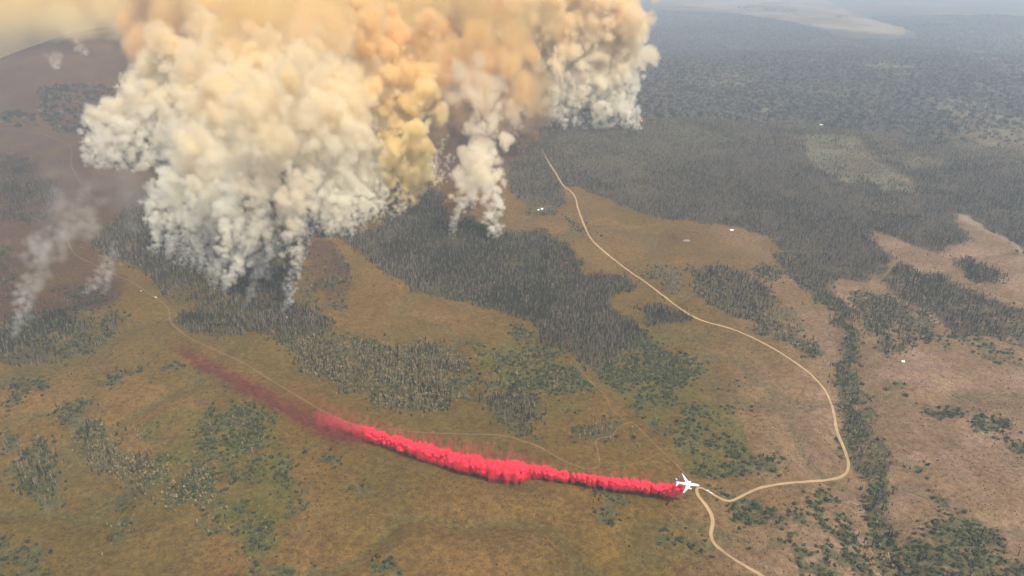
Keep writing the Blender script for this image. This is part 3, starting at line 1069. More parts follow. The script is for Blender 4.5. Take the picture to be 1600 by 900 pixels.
class Plume:
    """puffs laid along rising columns, then worn by turbulence"""

    def __init__(self):
        self.p = []

    def column(self, pts, y0, lean, jit=.5, dens=1.0, fade=1.0, n=1.0, top=1.0):
        """pts: (u, v, radius in px) from the foot up; y0: metres ahead of the foot (None: where u, v meets the ground);
        lean: metres further away for each metre of rise"""
        pts = np.array(pts, float)
        if y0 is None:
            y0 = float(at(pts[0, 0], pts[0, 1])[1])
        W = []
        for (u, v, r) in pts:
            Y = y0
            for _ in range(6):
                X, _, Z = at_y(u, v, Y)
                Y = y0 + lean * max(0, Z - 0.0)
            X, _, Z = at_y(u, v, Y)
            W.append((X, Y, Z, r * Y / F / CT))
        W = np.array(W)
        seg = np.linalg.norm(np.diff(W[:, :3], axis=0), axis=1)
        s = np.concatenate([[0], np.cumsum(seg)])
        q = 0.0
        while q < s[-1]:
            c = [np.interp(q, s, W[:, k]) for k in range(4)]
            f = q / s[-1]
            r = c[3]
            for _ in range(max(1, int(round(6 * n)))):
                rr = r * rng.uniform(.25, .58)
                o = rng.normal(size=3) * r * jit * np.array((1, 1, .8))
                self.p.append((c[0] + o[0], c[1] + o[1], c[2] + o[2], rr, dens * (1 - (1 - fade) * f) * min(1, .6 + q / 50)))
            q += r * .42
        return self

    def blob(self, u, v, r, Y, dens=1.0, n=1, spread=.5):
        X, _, Z = at_y(u, v, Y)
        R = r * Y / F
        for _ in range(n):
            o = rng.normal(size=3) * R * spread
            self.p.append((X + o[0], Y + o[1], Z + o[2], R * rng.uniform(.6, 1.0), dens))
        return self

    def build(self, name, label, cat, group, res, mat, core_mat, wear=1.0, soft=1.0, cell=15, zmax=None, core=True, into=None, warp=1.0, depth=24, stretch=(.8, 1.1, 1.7), gain=.56):
        p = np.array(self.p)
        # small billows over the surface of every puff
        kids = []
        for (x_, y_, z_, r, d) in p:
            if r > res * 3.2:
                m = int(4 + 4 * rng.random())
                dv = rng.normal(size=(m, 3))
                dv /= np.linalg.norm(dv, axis=1)[:, None]
                rr = r * rng.uniform(.28, .5, m)
                for q in range(m):
                    kids.append((x_ + dv[q, 0] * r * .86, y_ + dv[q, 1] * r * .86, z_ + dv[q, 2] * r * .86, rr[q], d))
        if kids:
            p = np.concatenate([p, np.array(kids)])
        lo = (p[:, :3] - p[:, 3:4]).min(0) - res * 3
        hi = (p[:, :3] + p[:, 3:4]).max(0) + res * 3
        lo[2] = max(lo[2], -25)
        if zmax:
            hi[2] = min(hi[2], zmax)
        sh = tuple(np.ceil((hi - lo) / res).astype(int))
        hi = lo + (np.array(sh)) * res
        V = np.full(sh, -9.0, np.float32)       # metres inside the nearest puff
        C = np.full(sh, -1.0, np.float32)       # same for the dense heart
        RR = np.full(sh, 10.0, np.float32)
        O = np.zeros(sh, np.float32)
        for (x_, y_, z_, r, d) in p:
            c = (np.array((x_, y_, z_)) - lo) / res - .5
            R = r / res
            a = np.maximum(np.floor(c - R).astype(int), 0)
            b = np.minimum(np.ceil(c + R).astype(int) + 1, sh)
            if (b <= a).any():
                continue
            g = [np.arange(a[k], b[k], dtype=np.float32) - c[k] for k in range(3)]
            dd = np.sqrt(g[0][:, None, None] ** 2 + g[1][None, :, None] ** 2 + g[2][None, None] ** 2)
            val = (1 - dd / R) * min(r, 60)
            sl_ = (slice(a[0], b[0]), slice(a[1], b[1]), slice(a[2], b[2]))
            k = val > V[sl_]
            V[sl_] = np.where(k, val, V[sl_])
            O[sl_] = np.where(k, d, O[sl_])
            RR[sl_] = np.where(k, min(r, 34), RR[sl_])
            C[sl_] = np.maximum(C[sl_], 1 - dd / (R * .44))
        # turbulence folds the puffs out of round
        big = [((fbm3(sh, cell * 1.1, 4, .6, stretch=(.9, 1, 1.5)) - .5) * q / res).astype(np.float32) for q in (62, 62, 90)]
        scale_ = np.clip(RR / 30, .22, 1)
        ii = [np.clip(np.rint(np.arange(sh[k], dtype=np.float32).reshape([-1 if j == k else 1 for j in range(3)]) + big[k] * scale_ * warp), 0, sh[k] - 1).astype(np.int32) for k in range(3)]
        V, O, RR, C = (q[ii[0], ii[1], ii[2]] for q in (V, O, RR, C))
        nz = fbm3(sh, cell, 4, gain, stretch=stretch)
        zz = lo[2] + (np.arange(sh[2], dtype=np.float32) + .5) * res
        sf = np.maximum(.30 * RR * soft, .7 * res) * (1 + np.clip(zz - 150, 0, 600) / 480 * (soft >= .7))
        D = np.clip((V - (nz - .30) * 1.35 * RR * wear) / sf, 0, 1) * O
        D *= np.clip((nz - .22) / .3, .35, 1)
        e = np.empty_like(D)
        e[:] = D
        D[0] = D[-1] = 0
        D[:, 0] = D[:, -1] = 0
        D[:, :, -1] = 0
        root = into or empty(name, (float(p[0, 0]), float(p[0, 1]), float(gz(p[0, 0], p[0, 1]))))
        if into is None:
            tag(root, label, cat, group)
        inv = root.location.copy()
        kids_ = [tag2(volume_object('smoke_veil', D, tuple(map(float, lo)), tuple(map(float, hi)), mat, root))]
        if core:
            E_ = (D > .62) & (O > .5)
            for _ in range(int(math.ceil(depth / res))):
                q = E_.copy()
                for ax in range(3):
                    q &= np.roll(E_, 1, ax) & np.roll(E_, -1, ax)
                E_ = q
            Cc = np.where(E_, .5, -.5).astype(np.float32)
            for _ in range(2):
                Cc = (Cc + np.roll(Cc, 1, 0) + np.roll(Cc, -1, 0) + np.roll(Cc, 1, 1) + np.roll(Cc, -1, 1) + np.roll(Cc, 1, 2) + np.roll(Cc, -1, 2)) / 7
            st = 2 if res < 6 else 2
            Cd = np.clip(Cc[::st, ::st, ::st] + .5, 0, 1)
            Cd[0] = Cd[-1] = 0
            Cd[:, 0] = Cd[:, -1] = 0
            Cd[:, :, 0] = Cd[:, :, -1] = 0
            hi2 = lo + np.array(Cd.shape) * res * st
            kids_.append(tag2(volume_object('billows', Cd, tuple(map(float, lo)), tuple(map(float, hi2)), core_mat, root, as_mesh=.62)))
        for o in kids_:
            if o is not None:
                o.matrix_parent_inverse = Matrix.Translation(-inv)
        print(name, sh, len(p))
        return root


CREAM, TAN, ORANGE, YELLOW, WHITE = (.996, .964, .87), (.978, .85, .64), (.988, .79, .36), (.998, .905, .60), (.996, .975, .895)  # warm tints hold sunlight filtered by the smoke, put into its colour
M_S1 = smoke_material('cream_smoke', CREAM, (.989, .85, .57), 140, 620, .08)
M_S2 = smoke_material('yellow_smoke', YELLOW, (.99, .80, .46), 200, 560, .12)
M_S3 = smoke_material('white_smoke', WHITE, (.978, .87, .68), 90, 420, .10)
M_S4 = smoke_material('orange_smoke', (.985, .79, .46), ORANGE, 200, 560, .05)  # orange of light coming through smoke, painted as smoke colour
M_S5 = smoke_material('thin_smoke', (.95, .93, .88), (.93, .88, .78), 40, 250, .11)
M_HEART = material('dense_smoke', (.86, .80, .68), rough=1, noise=(60, .06))
M_HEART_Y = material('dense_yellow_smoke', (.88, .78, .55), rough=1, noise=(60, .06))
M_HEART_W = material('dense_white_smoke', (.86, .84, .78), rough=1, noise=(60, .06))
M_HEART_O = material('dense_orange_smoke', (.80, .62, .40), rough=1, noise=(90, .06))

# the broad wall of smoke on the left
w = Plume()
fing = Plume()
LE = .35
w.column([(136, 262, 7), (142, 240, 12), (150, 205, 18), (165, 178, 24), (205, 150, 30), (250, 120, 34), (290, 90, 40), (330, 50, 48)], None, LE)
w.column([(160, 266, 8), (172, 235, 16), (195, 200, 24), (230, 170, 30), (280, 130, 38), (330, 90, 45)], None, LE)
w.column([(188, 268, 8), (205, 240, 16), (225, 210, 24), (260, 180, 30), (310, 140, 40)], None, LE)
w.column([(215, 268, 8), (232, 245, 16), (260, 220, 22), (300, 190, 30), (340, 150, 40)], None, LE)
w.column([(228, 318, 6), (245, 300, 14), (265, 280, 20), (290, 255, 26), (320, 220, 34), (350, 170, 42), (380, 110, 52)], None, LE)

def finger(pts, y0, lean, **k):
    """foot of a column in the fine grid, the rest in the wall's"""
    cut = [i for i, q in enumerate(pts) if q[2] >= 20][0]
    y0 = float(at(pts[0][0], pts[0][1])[1])
    lean = .6 if pts[0][0] > 560 else lean
    fing.column(pts[:cut + 1], y0, lean, **k)
    u, v, _ = pts[cut]
    Y = y0
    for _ in range(6):
        Y = y0 + lean * max(0, float(at_y(u, v, Y)[2]))
    if len(pts) > cut + 1:
        w.column(pts[cut:], Y, lean if False else 0, jit=.5)


finger([(243, 398, 5), (246, 370, 9), (242, 345, 12), (244, 320, 15), (258, 300, 18), (278, 275, 24), (300, 240, 32), (330, 190, 40), (370, 130, 50)], None, LE)
for (u0, v0) in ((262, 408), (275, 402), (288, 418), (300, 425), (312, 428), (326, 432)):
    finger([(u0, v0, 3.5), (u0 + 3, v0 - 25, 7), (u0 + 6, v0 - 52, 9), (u0 + 10, v0 - 85, 14), (u0 + 20, v0 - 130, 20), (u0 + 40, v0 - 190, 30)], None, LE, dens=.8)
finger([(344, 464, 3), (352, 445, 7), (366, 425, 10), (385, 395, 15), (396, 362, 20), (402, 330, 25), (402, 290, 29), (418, 240, 36), (440, 180, 46), (450, 120, 56)], None, LE)
finger([(332, 462, 3), (338, 440, 6), (345, 415, 9), (352, 385, 12), (360, 340, 17), (365, 290, 24), (375, 240, 32), (390, 180, 42)], None, LE)
for (u0, v0) in ((500, 366), (515, 372), (532, 372), (548, 368), (566, 356), (582, 348), (598, 342)):
    finger([(u0, v0, 4), (u0 + 2, v0 - 22, 9), (u0 - 2, v0 - 50, 15), (u0 - 8, v0 - 90, 22), (u0 - 15, v0 - 150, 32), (u0 - 25, v0 - 220, 44)], None, LE)
front = spline([(236, 392), (262, 408), (298, 428), (328, 440), (352, 452), (380, 440), (420, 430), (440, 420), (470, 385), (500, 372), (542, 374), (575, 360), (605, 345), (640, 328), (672, 300), (688, 290)], 30)
for k in range(95):
    u0, v0 = front[rng.integers(len(front))] + rng.normal(size=2) * (3, 9)
    L, a = rng.uniform(22, 75), rng.uniform(-.1, .35)
    fing.column([(u0, v0, 1.6), (u0 + a * L * .3, v0 - L * .3, rng.uniform(3, 5)), (u0 + a * L * .6, v0 - L * .65, rng.uniform(5, 8)), (u0 + a * L, v0 - L, rng.uniform(7, 11))], None, .3, dens=rng.uniform(.2, .7), n=.5)
back = Plume()
for (u0, v0, r) in ((450, 250, 40), (500, 220, 45), (430, 200, 45), (505, 170, 46), (460, 150, 52), (390, 150, 50), (340, 230, 34), (530, 130, 44), (500, 100, 60), (400, 90, 60), (320, 90, 40), (470, 310, 28), (330, 310, 20), (420, 320, 24), (300, 180, 30), (560, 230, 30), (540, 290, 24), (590, 160, 30), (440, 40, 60), (540, 40, 60), (340, 40, 50)):
    back.blob(u0, v0, r, 2700 + (300 - v0) * 2.6, n=7, spread=.6, dens=.7)
for k in range(16):        # further columns between the ones at the front
    u0, v0 = rng.uniform(260, 600), rng.uniform(300, 360)
    w.column([(u0, v0, 9), (u0 + 6, v0 - 40, 14), (u0 + 14, v0 - 90, 20), (u0 + 26, v0 - 160, 28), (u0 + 40, v0 - 230, 36)], None, LE)
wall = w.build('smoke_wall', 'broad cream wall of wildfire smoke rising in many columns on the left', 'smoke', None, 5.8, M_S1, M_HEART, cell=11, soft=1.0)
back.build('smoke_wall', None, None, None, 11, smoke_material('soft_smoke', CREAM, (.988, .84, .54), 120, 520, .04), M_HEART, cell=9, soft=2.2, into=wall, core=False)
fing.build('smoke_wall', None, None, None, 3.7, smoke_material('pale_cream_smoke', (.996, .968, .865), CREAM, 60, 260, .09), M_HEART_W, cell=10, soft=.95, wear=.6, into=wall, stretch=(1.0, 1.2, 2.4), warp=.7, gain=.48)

# the bright yellow column at its right end
c = Plume()
c.column([(627, 332, 5), (628, 305, 13), (631, 280, 19), (634, 250, 26), (628, 215, 32), (632, 180, 36), (634, 145, 38), (620, 110, 42), (607, 70, 46), (590, 25, 50)], None, .10)
c.column([(645, 325, 5), (645, 300, 11), (646, 275, 15), (644, 245, 20), (642, 210, 24)], None, .10)
c.column([(680, 290, 6), (673, 274, 11), (662, 255, 15), (655, 232, 18), (648, 200, 22)], None, .15)
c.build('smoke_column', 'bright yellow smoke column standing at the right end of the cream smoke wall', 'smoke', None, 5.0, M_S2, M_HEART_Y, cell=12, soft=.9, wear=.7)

# lowest white plumes
c = Plume()
c.column([(443, 503, 2.5), (447, 485, 6), (452, 462, 8), (453, 440, 10), (460, 415, 11), (456, 390, 14), (455, 360, 18), (465, 320, 24), (480, 270, 32)], None, .3)
c.build('smoke_plume', 'white smoke plume lowest on the slope, right of a thinner grey one', 'smoke', 'small plumes below the smoke wall', 4.5, M_S3, M_HEART_W, cell=10)
c = Plume()
c.column([(381, 495, 2.5), (385, 475, 5), (392, 455, 8), (399, 435, 9), (406, 415, 12), (415, 385, 15), (425, 350, 20)], None, .3, dens=.45, fade=.8)
c.build('smoke_plume', 'thin grey smoke plume just left of the lowest white plume', 'smoke', 'small plumes below the smoke wall', 4.5, M_S3, M_HEART_W, cell=10)

# middle plumes
c = Plume()
c.column([(705, 374, 2.5), (709, 352, 6), (716, 325, 10), (724, 300, 15), (738, 265, 22), (752, 230, 27), (758, 200, 27), (752, 160, 30), (742, 120, 34)], None, .3, fade=.35)
c.column([(768, 378, 4), (770, 355, 11), (768, 328, 14), (768, 300, 16), (760, 270, 20), (756, 240, 24)], None, .3)
c.column([(738, 332, 3), (738, 315, 8), (742, 290, 14), (750, 260, 20)], None, .3)
c.build('smoke_plume', 'pale smoke plume with three feet standing between wall and right plume', 'smoke', None, 5.0, M_S3, M_HEART_W, cell=12, wear=.7)
c = Plume()
c.column([(812, 248, 2.5), (813, 230, 6), (809, 210, 8), (806, 190, 11), (800, 160, 18)], None, .3, dens=.5, fade=.5)
c.build('smoke_plume', 'small thin white wisp right of the three footed plume', 'smoke', None, 6, M_S3, M_HEART_W, cell=10, core=False)

# right plume
c = Plume()
for (u0, v0, u1) in ((852, 190, 850), (864, 204, 858), (880, 205, 872), (897, 202, 892), (913, 203, 908), (930, 203, 925), (946, 203, 942), (962, 201, 960), (978, 203, 974), (992, 205, 980)):
    c.column([(u0, v0, 4), (u0 - 1, v0 - 18, 9), (u1, v0 - 45, 15), (u1, v0 - 85, 20), (u1 - 2, v0 - 130, 26), (u1 - 8, v0 - 175, 30), (u1 - 20, v0 - 215, 36)], None, .2)
for k in range(34):
    u0, v0 = rng.uniform(848, 1002), rng.uniform(193, 207)
    L = rng.uniform(15, 45)
    c.column([(u0, v0, 2), (u0 + rng.normal() * 2, v0 - L * .5, 5), (u0 - 3, v0 - L, 8)], None, .2, dens=rng.uniform(.2, .7), n=.5)
c.column([(985, 120, 12), (988, 85, 18), (985, 66, 16), (965, 35, 22), (945, 0, 28)], 3900, .2)
for (u0, v0, r) in ((900, 110, 34), (940, 100, 30), (870, 80, 36), (920, 50, 38), (890, 20, 44)):
    c.blob(u0, v0, r, 4000, n=5, spread=.5)
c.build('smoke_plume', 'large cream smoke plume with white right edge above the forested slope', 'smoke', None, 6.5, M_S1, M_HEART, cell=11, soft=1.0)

# orange pall drifting over everything at the top
c = Plume()
for k in range(420):
    u0 = rng.uniform(230, 950)
    v0 = rng.uniform(-70, 70 + 40 * math.sin((u0 - 230) / 730 * 3.14))
    c.blob(u0, v0, rng.uniform(24, 52), rng.uniform(3500, 4700), n=1, spread=.2, dens=rng.uniform(.6, 1))
for k in range(150):
    u0 = rng.uniform(240, 940)
    c.blob(u0, rng.uniform(-80, 52), rng.uniform(22, 46), rng.uniform(2500, 3500), dens=rng.uniform(.1, .35))
for k in range(130):
    v0 = rng.uniform(60, 190)
    c.blob(rng.uniform(660, 842), v0, rng.uniform(16, 36), rng.uniform(3000, 3700), dens=rng.uniform(.4, .9) * np.interp(v0, [90, 190], [1, .12]))
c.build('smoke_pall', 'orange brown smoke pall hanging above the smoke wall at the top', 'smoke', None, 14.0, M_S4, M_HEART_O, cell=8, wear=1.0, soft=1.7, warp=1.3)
c = Plume()
for k in range(520):
    u0 = rng.uniform(-190, 340)
    low_ = np.interp(u0, [-190, 0, 150, 260, 330], [16, 32, 52, 64, 58])
    r = rng.uniform(22, 48)
    c.blob(u0, low_ - r * .6 - rng.random() ** 1.4 * 80, r, rng.uniform(4300, 5400), dens=rng.uniform(.5, 1))
for k in range(90):
    c.blob(rng.uniform(-120, 130), rng.uniform(40, 72), rng.uniform(16, 30), rng.uniform(5900, 6600), dens=rng.uniform(.03, .12))
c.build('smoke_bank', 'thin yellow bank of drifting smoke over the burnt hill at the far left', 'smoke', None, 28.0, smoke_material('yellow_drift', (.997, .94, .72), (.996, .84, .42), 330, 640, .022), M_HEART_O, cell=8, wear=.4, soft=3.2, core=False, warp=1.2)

# plumes over the burnt ground on the left
c = Plume()
c.column([(20, 533, 3), (30, 510, 8), (40, 485, 12), (48, 455, 14), (56, 425, 17), (64, 400, 21), (90, 370, 26), (125, 340, 32), (150, 300, 40)], None, .3, fade=.12, dens=.8)
c.build('smoke_plume', 'white smoke plume rising from trees at the left edge', 'smoke', None, 5, M_S5, M_HEART_W, cell=12, soft=3.0, wear=.6, gain=.45)
c = Plume()
c.column([(132, 460, 4), (145, 448, 9), (158, 434, 12), (166, 418, 14), (174, 402, 13), (180, 385, 12)], None, .3, fade=.2, dens=.8)
c.column([(160, 462, 4), (168, 440, 8), (178, 415, 10)], None, .3, fade=.3, dens=.7)
c.build('smoke_plume', 'short white smoke puff beside the upper end of the left dirt track', 'smoke', None, 4.5, M_S5, M_HEART_W, cell=10, soft=2.4, wear=.6, gain=.45)
for (u0, v0, s_, lab) in ((92, 116, 9, 'small far smoke puff lower on the burnt hill'), (133, 95, 8, 'small far smoke puff higher on the burnt hill')):
    c = Plume()
    c.column([(u0, v0, s_ * .4), (u0 - 1, v0 - 7, s_ * .7), (u0 - 3, v0 - 14, s_ * .8), (u0 - 10, v0 - 30, s_ * 1.3)], None, .3, fade=.1, dens=1.4)
    c.build('smoke_puff', lab, 'smoke', 'small far puffs on the burnt hill', 12, M_S5, M_HEART_W, cell=8, core=False)
c = Plume()
for k in range(30):
    c.blob(rng.uniform(60, 260), rng.uniform(250, 400), rng.uniform(30, 60), rng.uniform(2100, 2700), dens=rng.uniform(.3, 1))
c.build('smoke_drift', 'thin brownish veil of drifting smoke low over the burnt ground at left', 'smoke', None, 16, smoke_material('drift', (.92, .86, .78), (.92, .86, .78), 0, 300, .0035), M_HEART, cell=8, soft=4, core=False)


# ------------------------------------------------------------------ the aircraft
M_WHITE = material('white_paint', (.70, .70, .68), rough=.35)
M_NAVY = material('navy_paint', (.02, .03, .09), rough=.35)
M_GREY = material('bare_metal', (.35, .35, .36), rough=.4)
M_DARK = material('dark_glass', (.02, .022, .025), rough=.15)
M_RED = material('red_paint', (.55, .03, .04), rough=.4)


def loft(name, rings, mat, parent, cap=True):
    n = len(rings[0])
    V = [p for r in rings for p in r]
    Fc = []
    for k in range(len(rings) - 1):
        for s in range(n):
            s2 = (s + 1) % n
            Fc.append((k * n + s, k * n + s2, (k + 1) * n + s2, (k + 1) * n + s))
    if cap:
        Fc.append(tuple(range(n))[::-1])
        Fc.append(tuple(range((len(rings) - 1) * n, len(rings) * n)))
    o = mesh_obj(name, V, Fc, mat, parent, smooth=True)
    bm = bmesh.new()
    bm.from_mesh(o.data)
    bmesh.ops.recalc_face_normals(bm, faces=bm.faces)
    bm.to_mesh(o.data)
    bm.free()
    return o


def ring_x(x_, r, zc, n=20, ry=None):
    ry = ry or r
    return [(x_, ry * math.cos(2 * math.pi * k / n), zc + r * math.sin(2 * math.pi * k / n)) for k in range(n)]


def foil(le, chord, thick, span_axis, pos):
    """aerofoil section: le = leading edge point"""
    prof = [(0, 0), (.08, .5), (.3, .62), (.65, .35), (1, .03), (1, -.03), (.65, -.25), (.3, -.42), (.08, -.38)]
    out = []
    for (c_, t_) in prof:
        if span_axis == 'y':
            out.append((le[0] - c_ * chord, le[1], le[2] + t_ * thick))
        else:
            out.append((le[0] - c_ * chord, le[1] + t_ * thick, le[2]))
    return out


def build_tanker():
    t = empty('air_tanker')
    tag(t, 'white twin engine jet air tanker banking over the road as it drops retardant', 'aircraft')
    loft('fuselage', [ring_x(16.6, .12, -.35), ring_x(16.2, .75, -.3), ring_x(15.2, 1.35, -.15), ring_x(13.5, 1.85, 0), ring_x(11, 2.02, 0), ring_x(0, 2.02, 0), ring_x(-6, 2.0, .02), ring_x(-10, 1.6, .4), ring_x(-14, .85, .95), ring_x(-16.8, .25, 1.25)], M_WHITE, t)
    for s in (1, -1):
        wg = loft('wing', [foil((4.6, s * 1.2, -1.0), 7.4, .95, 'y', 0), foil((1.0, s * 6.0, -.55), 4.6, .55, 'y', 0), foil((-5.8, s * 15.6, .55), 1.9, .22, 'y', 0)], M_WHITE, t)
        wl = loft('winglet', [foil((-5.95, s * 15.55, .62), 1.5, .12, 'z', 0), foil((-7.2, s * 15.9, 2.3), .6, .06, 'z', 0)], M_WHITE, wg)
        e = loft('engine', [ring_x(5.3, .95, -2.1), ring_x(4.9, 1.15, -2.1), ring_x(3.4, 1.2, -2.05), ring_x(1.8, .95, -2.0), ring_x(.8, .55, -1.95)], M_WHITE, t)
        e.location.y = s * 5.4
        i_ = loft('intake', [ring_x(5.34, .84, -2.1), ring_x(5.31, .84, -2.1)], M_DARK, e)
        pb = bpy.data.meshes.new('pylon')
        loft('pylon', [foil((3.9, 0, -1.1), 4.2, .5, 'z', 0), foil((3.4, 0, -.5), 3.6, .4, 'z', 0)], M_WHITE, e)
        loft('tailplane', [foil((-12.0, s * .5, 1.0), 3.6, .4, 'y', 0), foil((-15.6, s * 6.4, 1.5), 1.5, .16, 'y', 0)], M_WHITE, t)
    fin = loft('fin', [foil((-10.2, 0, 1.2), 6.0, .5, 'z', 0), foil((-13.2, 0, 4.2), 4.2, .4, 'z', 0)], M_WHITE, t)
    loft('fin_tip', [foil((-13.2, 0, 4.22), 4.2, .4, 'z', 0), foil((-16.4, 0, 7.6), 2.4, .25, 'z', 0)], M_NAVY, fin)
    for s in (1, -1):
        for k in range(3):
            a0 = .35 + .42 * k
            pts = []
            for (xx, aa) in ((15.35, a0), (15.35, a0 + .34), (14.6, a0 + .3), (14.6, a0)):
                r_ = np.interp(xx, [13.5, 15.2, 16.2], [1.85, 1.35, .75]) + .03
                th = math.pi / 2 - s * aa
                pts.append((xx, r_ * math.cos(th), -.05 + r_ * math.sin(th)))
            mesh_obj('cockpit_window', pts, [(0, 1, 2, 3)], M_DARK, t)
    # belly tank and its door
    loft('retardant_tank', [ring_x(5.5, .3, -2.0), ring_x(4.5, .8, -1.9), ring_x(-3.5, .8, -1.9), ring_x(-5, .3, -2.0)], M_RED, t)
    return t


tk = build_tanker()
ALT = 48.0
tx, ty, tz = at(1074.5, 756.5, ALT)
tk.location = (float(tx), float(ty), float(tz))
hd = math.radians(-7.0)
R_ = Matrix.Rotation(hd, 4, 'Z') @ Matrix.Rotation(math.radians(3.0), 4, 'Y') @ Matrix.Rotation(math.radians(17), 4, 'X')
tk.rotation_euler = R_.to_euler()
tk.scale = (1.03, 1.03, 1.03)


# ------------------------------------------------------------------ the red retardant trail
def build_trail():
    up_ = np.array([(500, 640), (525, 646), (545, 655), (590, 669), (640, 686), (690, 698), (740, 711), (800, 719), (850, 728), (900, 736), (950, 743), (1000, 749), (1040, 753), (1066, 754)], float)
    lo_ = np.array([(500, 672), (525, 676), (550, 683), (590, 696), (640, 713), (690, 731), (740, 746), (790, 757), (815, 757), (826, 747), (890, 753), (940, 763), (1000, 771), (1040, 777), (1057, 777), (1068, 765)], float)
    us = np.arange(500, 1069, 1.5)
    cu = np.interp(us, up_[:, 0], up_[:, 1])
    cl = np.interp(us, lo_[:, 0], lo_[:, 1])
    mid = (cu + cl) / 2
    half = (cl - cu) / 2
    h = np.interp(us, [260, 500, 800, 1040, 1068], [9, 9, 11, 16, 28])
    x_, y_, z_ = at(us, mid, h)
    res = 1.4
    pts = []
    for i in range(len(us)):
        sc = math.sqrt(x_[i] ** 2 + y_[i] ** 2 + (HC - z_[i]) ** 2) / F * 1.42
        r = half[i] * sc
        old = np.interp(us[i], [480, 545, 625], [.01, .25, 1.0])
        for _ in range(10):
            a = rng.uniform(0, 6.28)
            b = rng.random() ** .5
            # cross-section across the flight path, seen at its full width
            across = b * math.cos(a) * r * .95
            rr = r * rng.uniform(.16, .36) + 1.5
            pts.append((x_[i] + rng.normal() * 1.5, y_[i] - across * .78, max(z_[i] - 8, z_[i] + across * .62 + b * math.sin(a) * r * .5), rr, old))
        if us[i] < 1040 and rng.random() < .8:           # wisps torn off the upper edge
            L = rng.uniform(.5, 1.3)
            for q in np.linspace(.7, .7 + L, 5):
                pts.append((x_[i] - q * 2 * L, y_[i] + q * r * .8, z_[i] + q * r * .35, r * .16 + .8, old * (.55 - .25 * (q - .7))))
    # thin mist left over the track where the drop began
    for u0 in np.arange(300, 540, 2.0):
        v0 = np.interp(u0, [300, 380, 450, 520, 560], [538, 578, 612, 648, 662]) - 4
        X, Y, Z = at(u0, v0 + rng.normal() * 6, 14)
        for _ in range(2):
            pts.append((X + rng.normal() * 6, Y + rng.normal() * 14, Z + rng.normal() * 4, rng.uniform(7, 14), np.interp(u0, [300, 450, 540], [.001, .003, .022])))
    p = np.array(pts, float)
    lo = (p[:, :3] - p[:, 3:4]).min(0) - res * 2
    hi = (p[:, :3] + p[:, 3:4]).max(0) + res * 2
    sh = tuple(np.ceil((hi - lo) / res).astype(int))
    hi = lo + np.array(sh) * res
    V = np.full(sh, -9.0, np.float32)
    O = np.zeros(sh, np.float32)
    C = np.full(sh, -1.0, np.float32)
    for (a_, b_, c_, r, d) in p:
        c = (np.array((a_, b_, c_)) - lo) / res - .5
        R = r / res
        a = np.maximum(np.floor(c - R).astype(int), 0)
        b = np.minimum(np.ceil(c + R).astype(int) + 1, sh)
        if (b <= a).any():
            continue
        g = [np.arange(a[k], b[k], dtype=np.float32) - c[k] for k in range(3)]
        dd = np.sqrt(g[0][:, None, None] ** 2 + g[1][None, :, None] ** 2 + g[2][None, None] ** 2)
        val = (1 - dd / R) * r
        sl_ = (slice(a[0], b[0]), slice(a[1], b[1]), slice(a[2], b[2]))
        k = val > V[sl_]
        V[sl_] = np.where(k, val, V[sl_])
        O[sl_] = np.maximum(O[sl_] * (val < 0), O[sl_]) if False else np.where(k, d, O[sl_])
        if d > .5:
            C[sl_] = np.maximum(C[sl_], 1 - dd / (R * .55))
    nz = fbm3(sh, 7, 3, .6)
    # streaks along the fall of the spray
    n2 = up3(rng.random((int(sh[0] / 2.2), max(3, int(sh[1] / 7)), max(3, int(sh[2] / 7)))).astype(np.float32), sh)
    n3 = fbm3(sh, 12, 3, .6)
    D = np.clip((V - (nz - .40) * 8 - (n3 - .45) * 4.5 - (n2 - .5) * 10) / 6.0, 0, 1) * O * (.12 + 1.7 * n2)
    for ax in range(3):
        i0 = [slice(None)] * 3
        i0[ax] = 0
        D[tuple(i0)] = 0
        i0[ax] = -1
        D[tuple(i0)] = 0
    root = empty('retardant_trail', (float(x_[200]), float(y_[200]), float(z_[200] - 20)))
    tag(root, 'long bright red trail of fire retardant falling behind the white aircraft', 'retardant')
    m = smoke_material('red_spray', (.998, .11, .165), (.999, .235, .26), 0, 100, .18, .1)
    core = material('dense_red_spray', (.86, .030, .065), rough=1, noise=(5, .12))
    kids = [tag2(volume_object('spray_mist', D, tuple(map(float, lo)), tuple(map(float, hi)), m, root))]
    Cd = np.clip(C - (nz - .3) * .5 - (n2 - .5) * .35 + .5, 0, 1)
    Cd *= (D > .25)
    kids.append(volume_object('spray', Cd, tuple(map(float, lo)), tuple(map(float, hi)), core, root, as_mesh=.62))
    for o in kids:
        if o is not None:
            o.matrix_parent_inverse = Matrix.Translation(-root.location)
    print('trail', sh)


build_trail()


# ------------------------------------------------------------------ cabins, vehicles and other small things on the ground
def box(bm, x0, x1, y0, y1, z0, z1):
    m = Matrix.Translation(((x0 + x1) / 2, (y0 + y1) / 2, (z0 + z1) / 2)) @ Matrix.Diagonal((x1 - x0, y1 - y0, z1 - z0, 1))
    bmesh.ops.create_cube(bm, size=1, matrix=m)


def bm_obj(name, bm, mat, parent=None):
    me = bpy.data.meshes.new(name)
    bm.to_mesh(me)
    bm.free()
    me.materials.append(mat)
    return link(bpy.data.objects.new(name, me), parent)


M_ROOF = material('white_metal_roof', (.82, .81, .78), rough=.4)
M_WALL = material('timber_wall', (.30, .22, .15), noise=(1, .2))
M_TYRE = material('tyre_rubber', (.02, .02, .02))


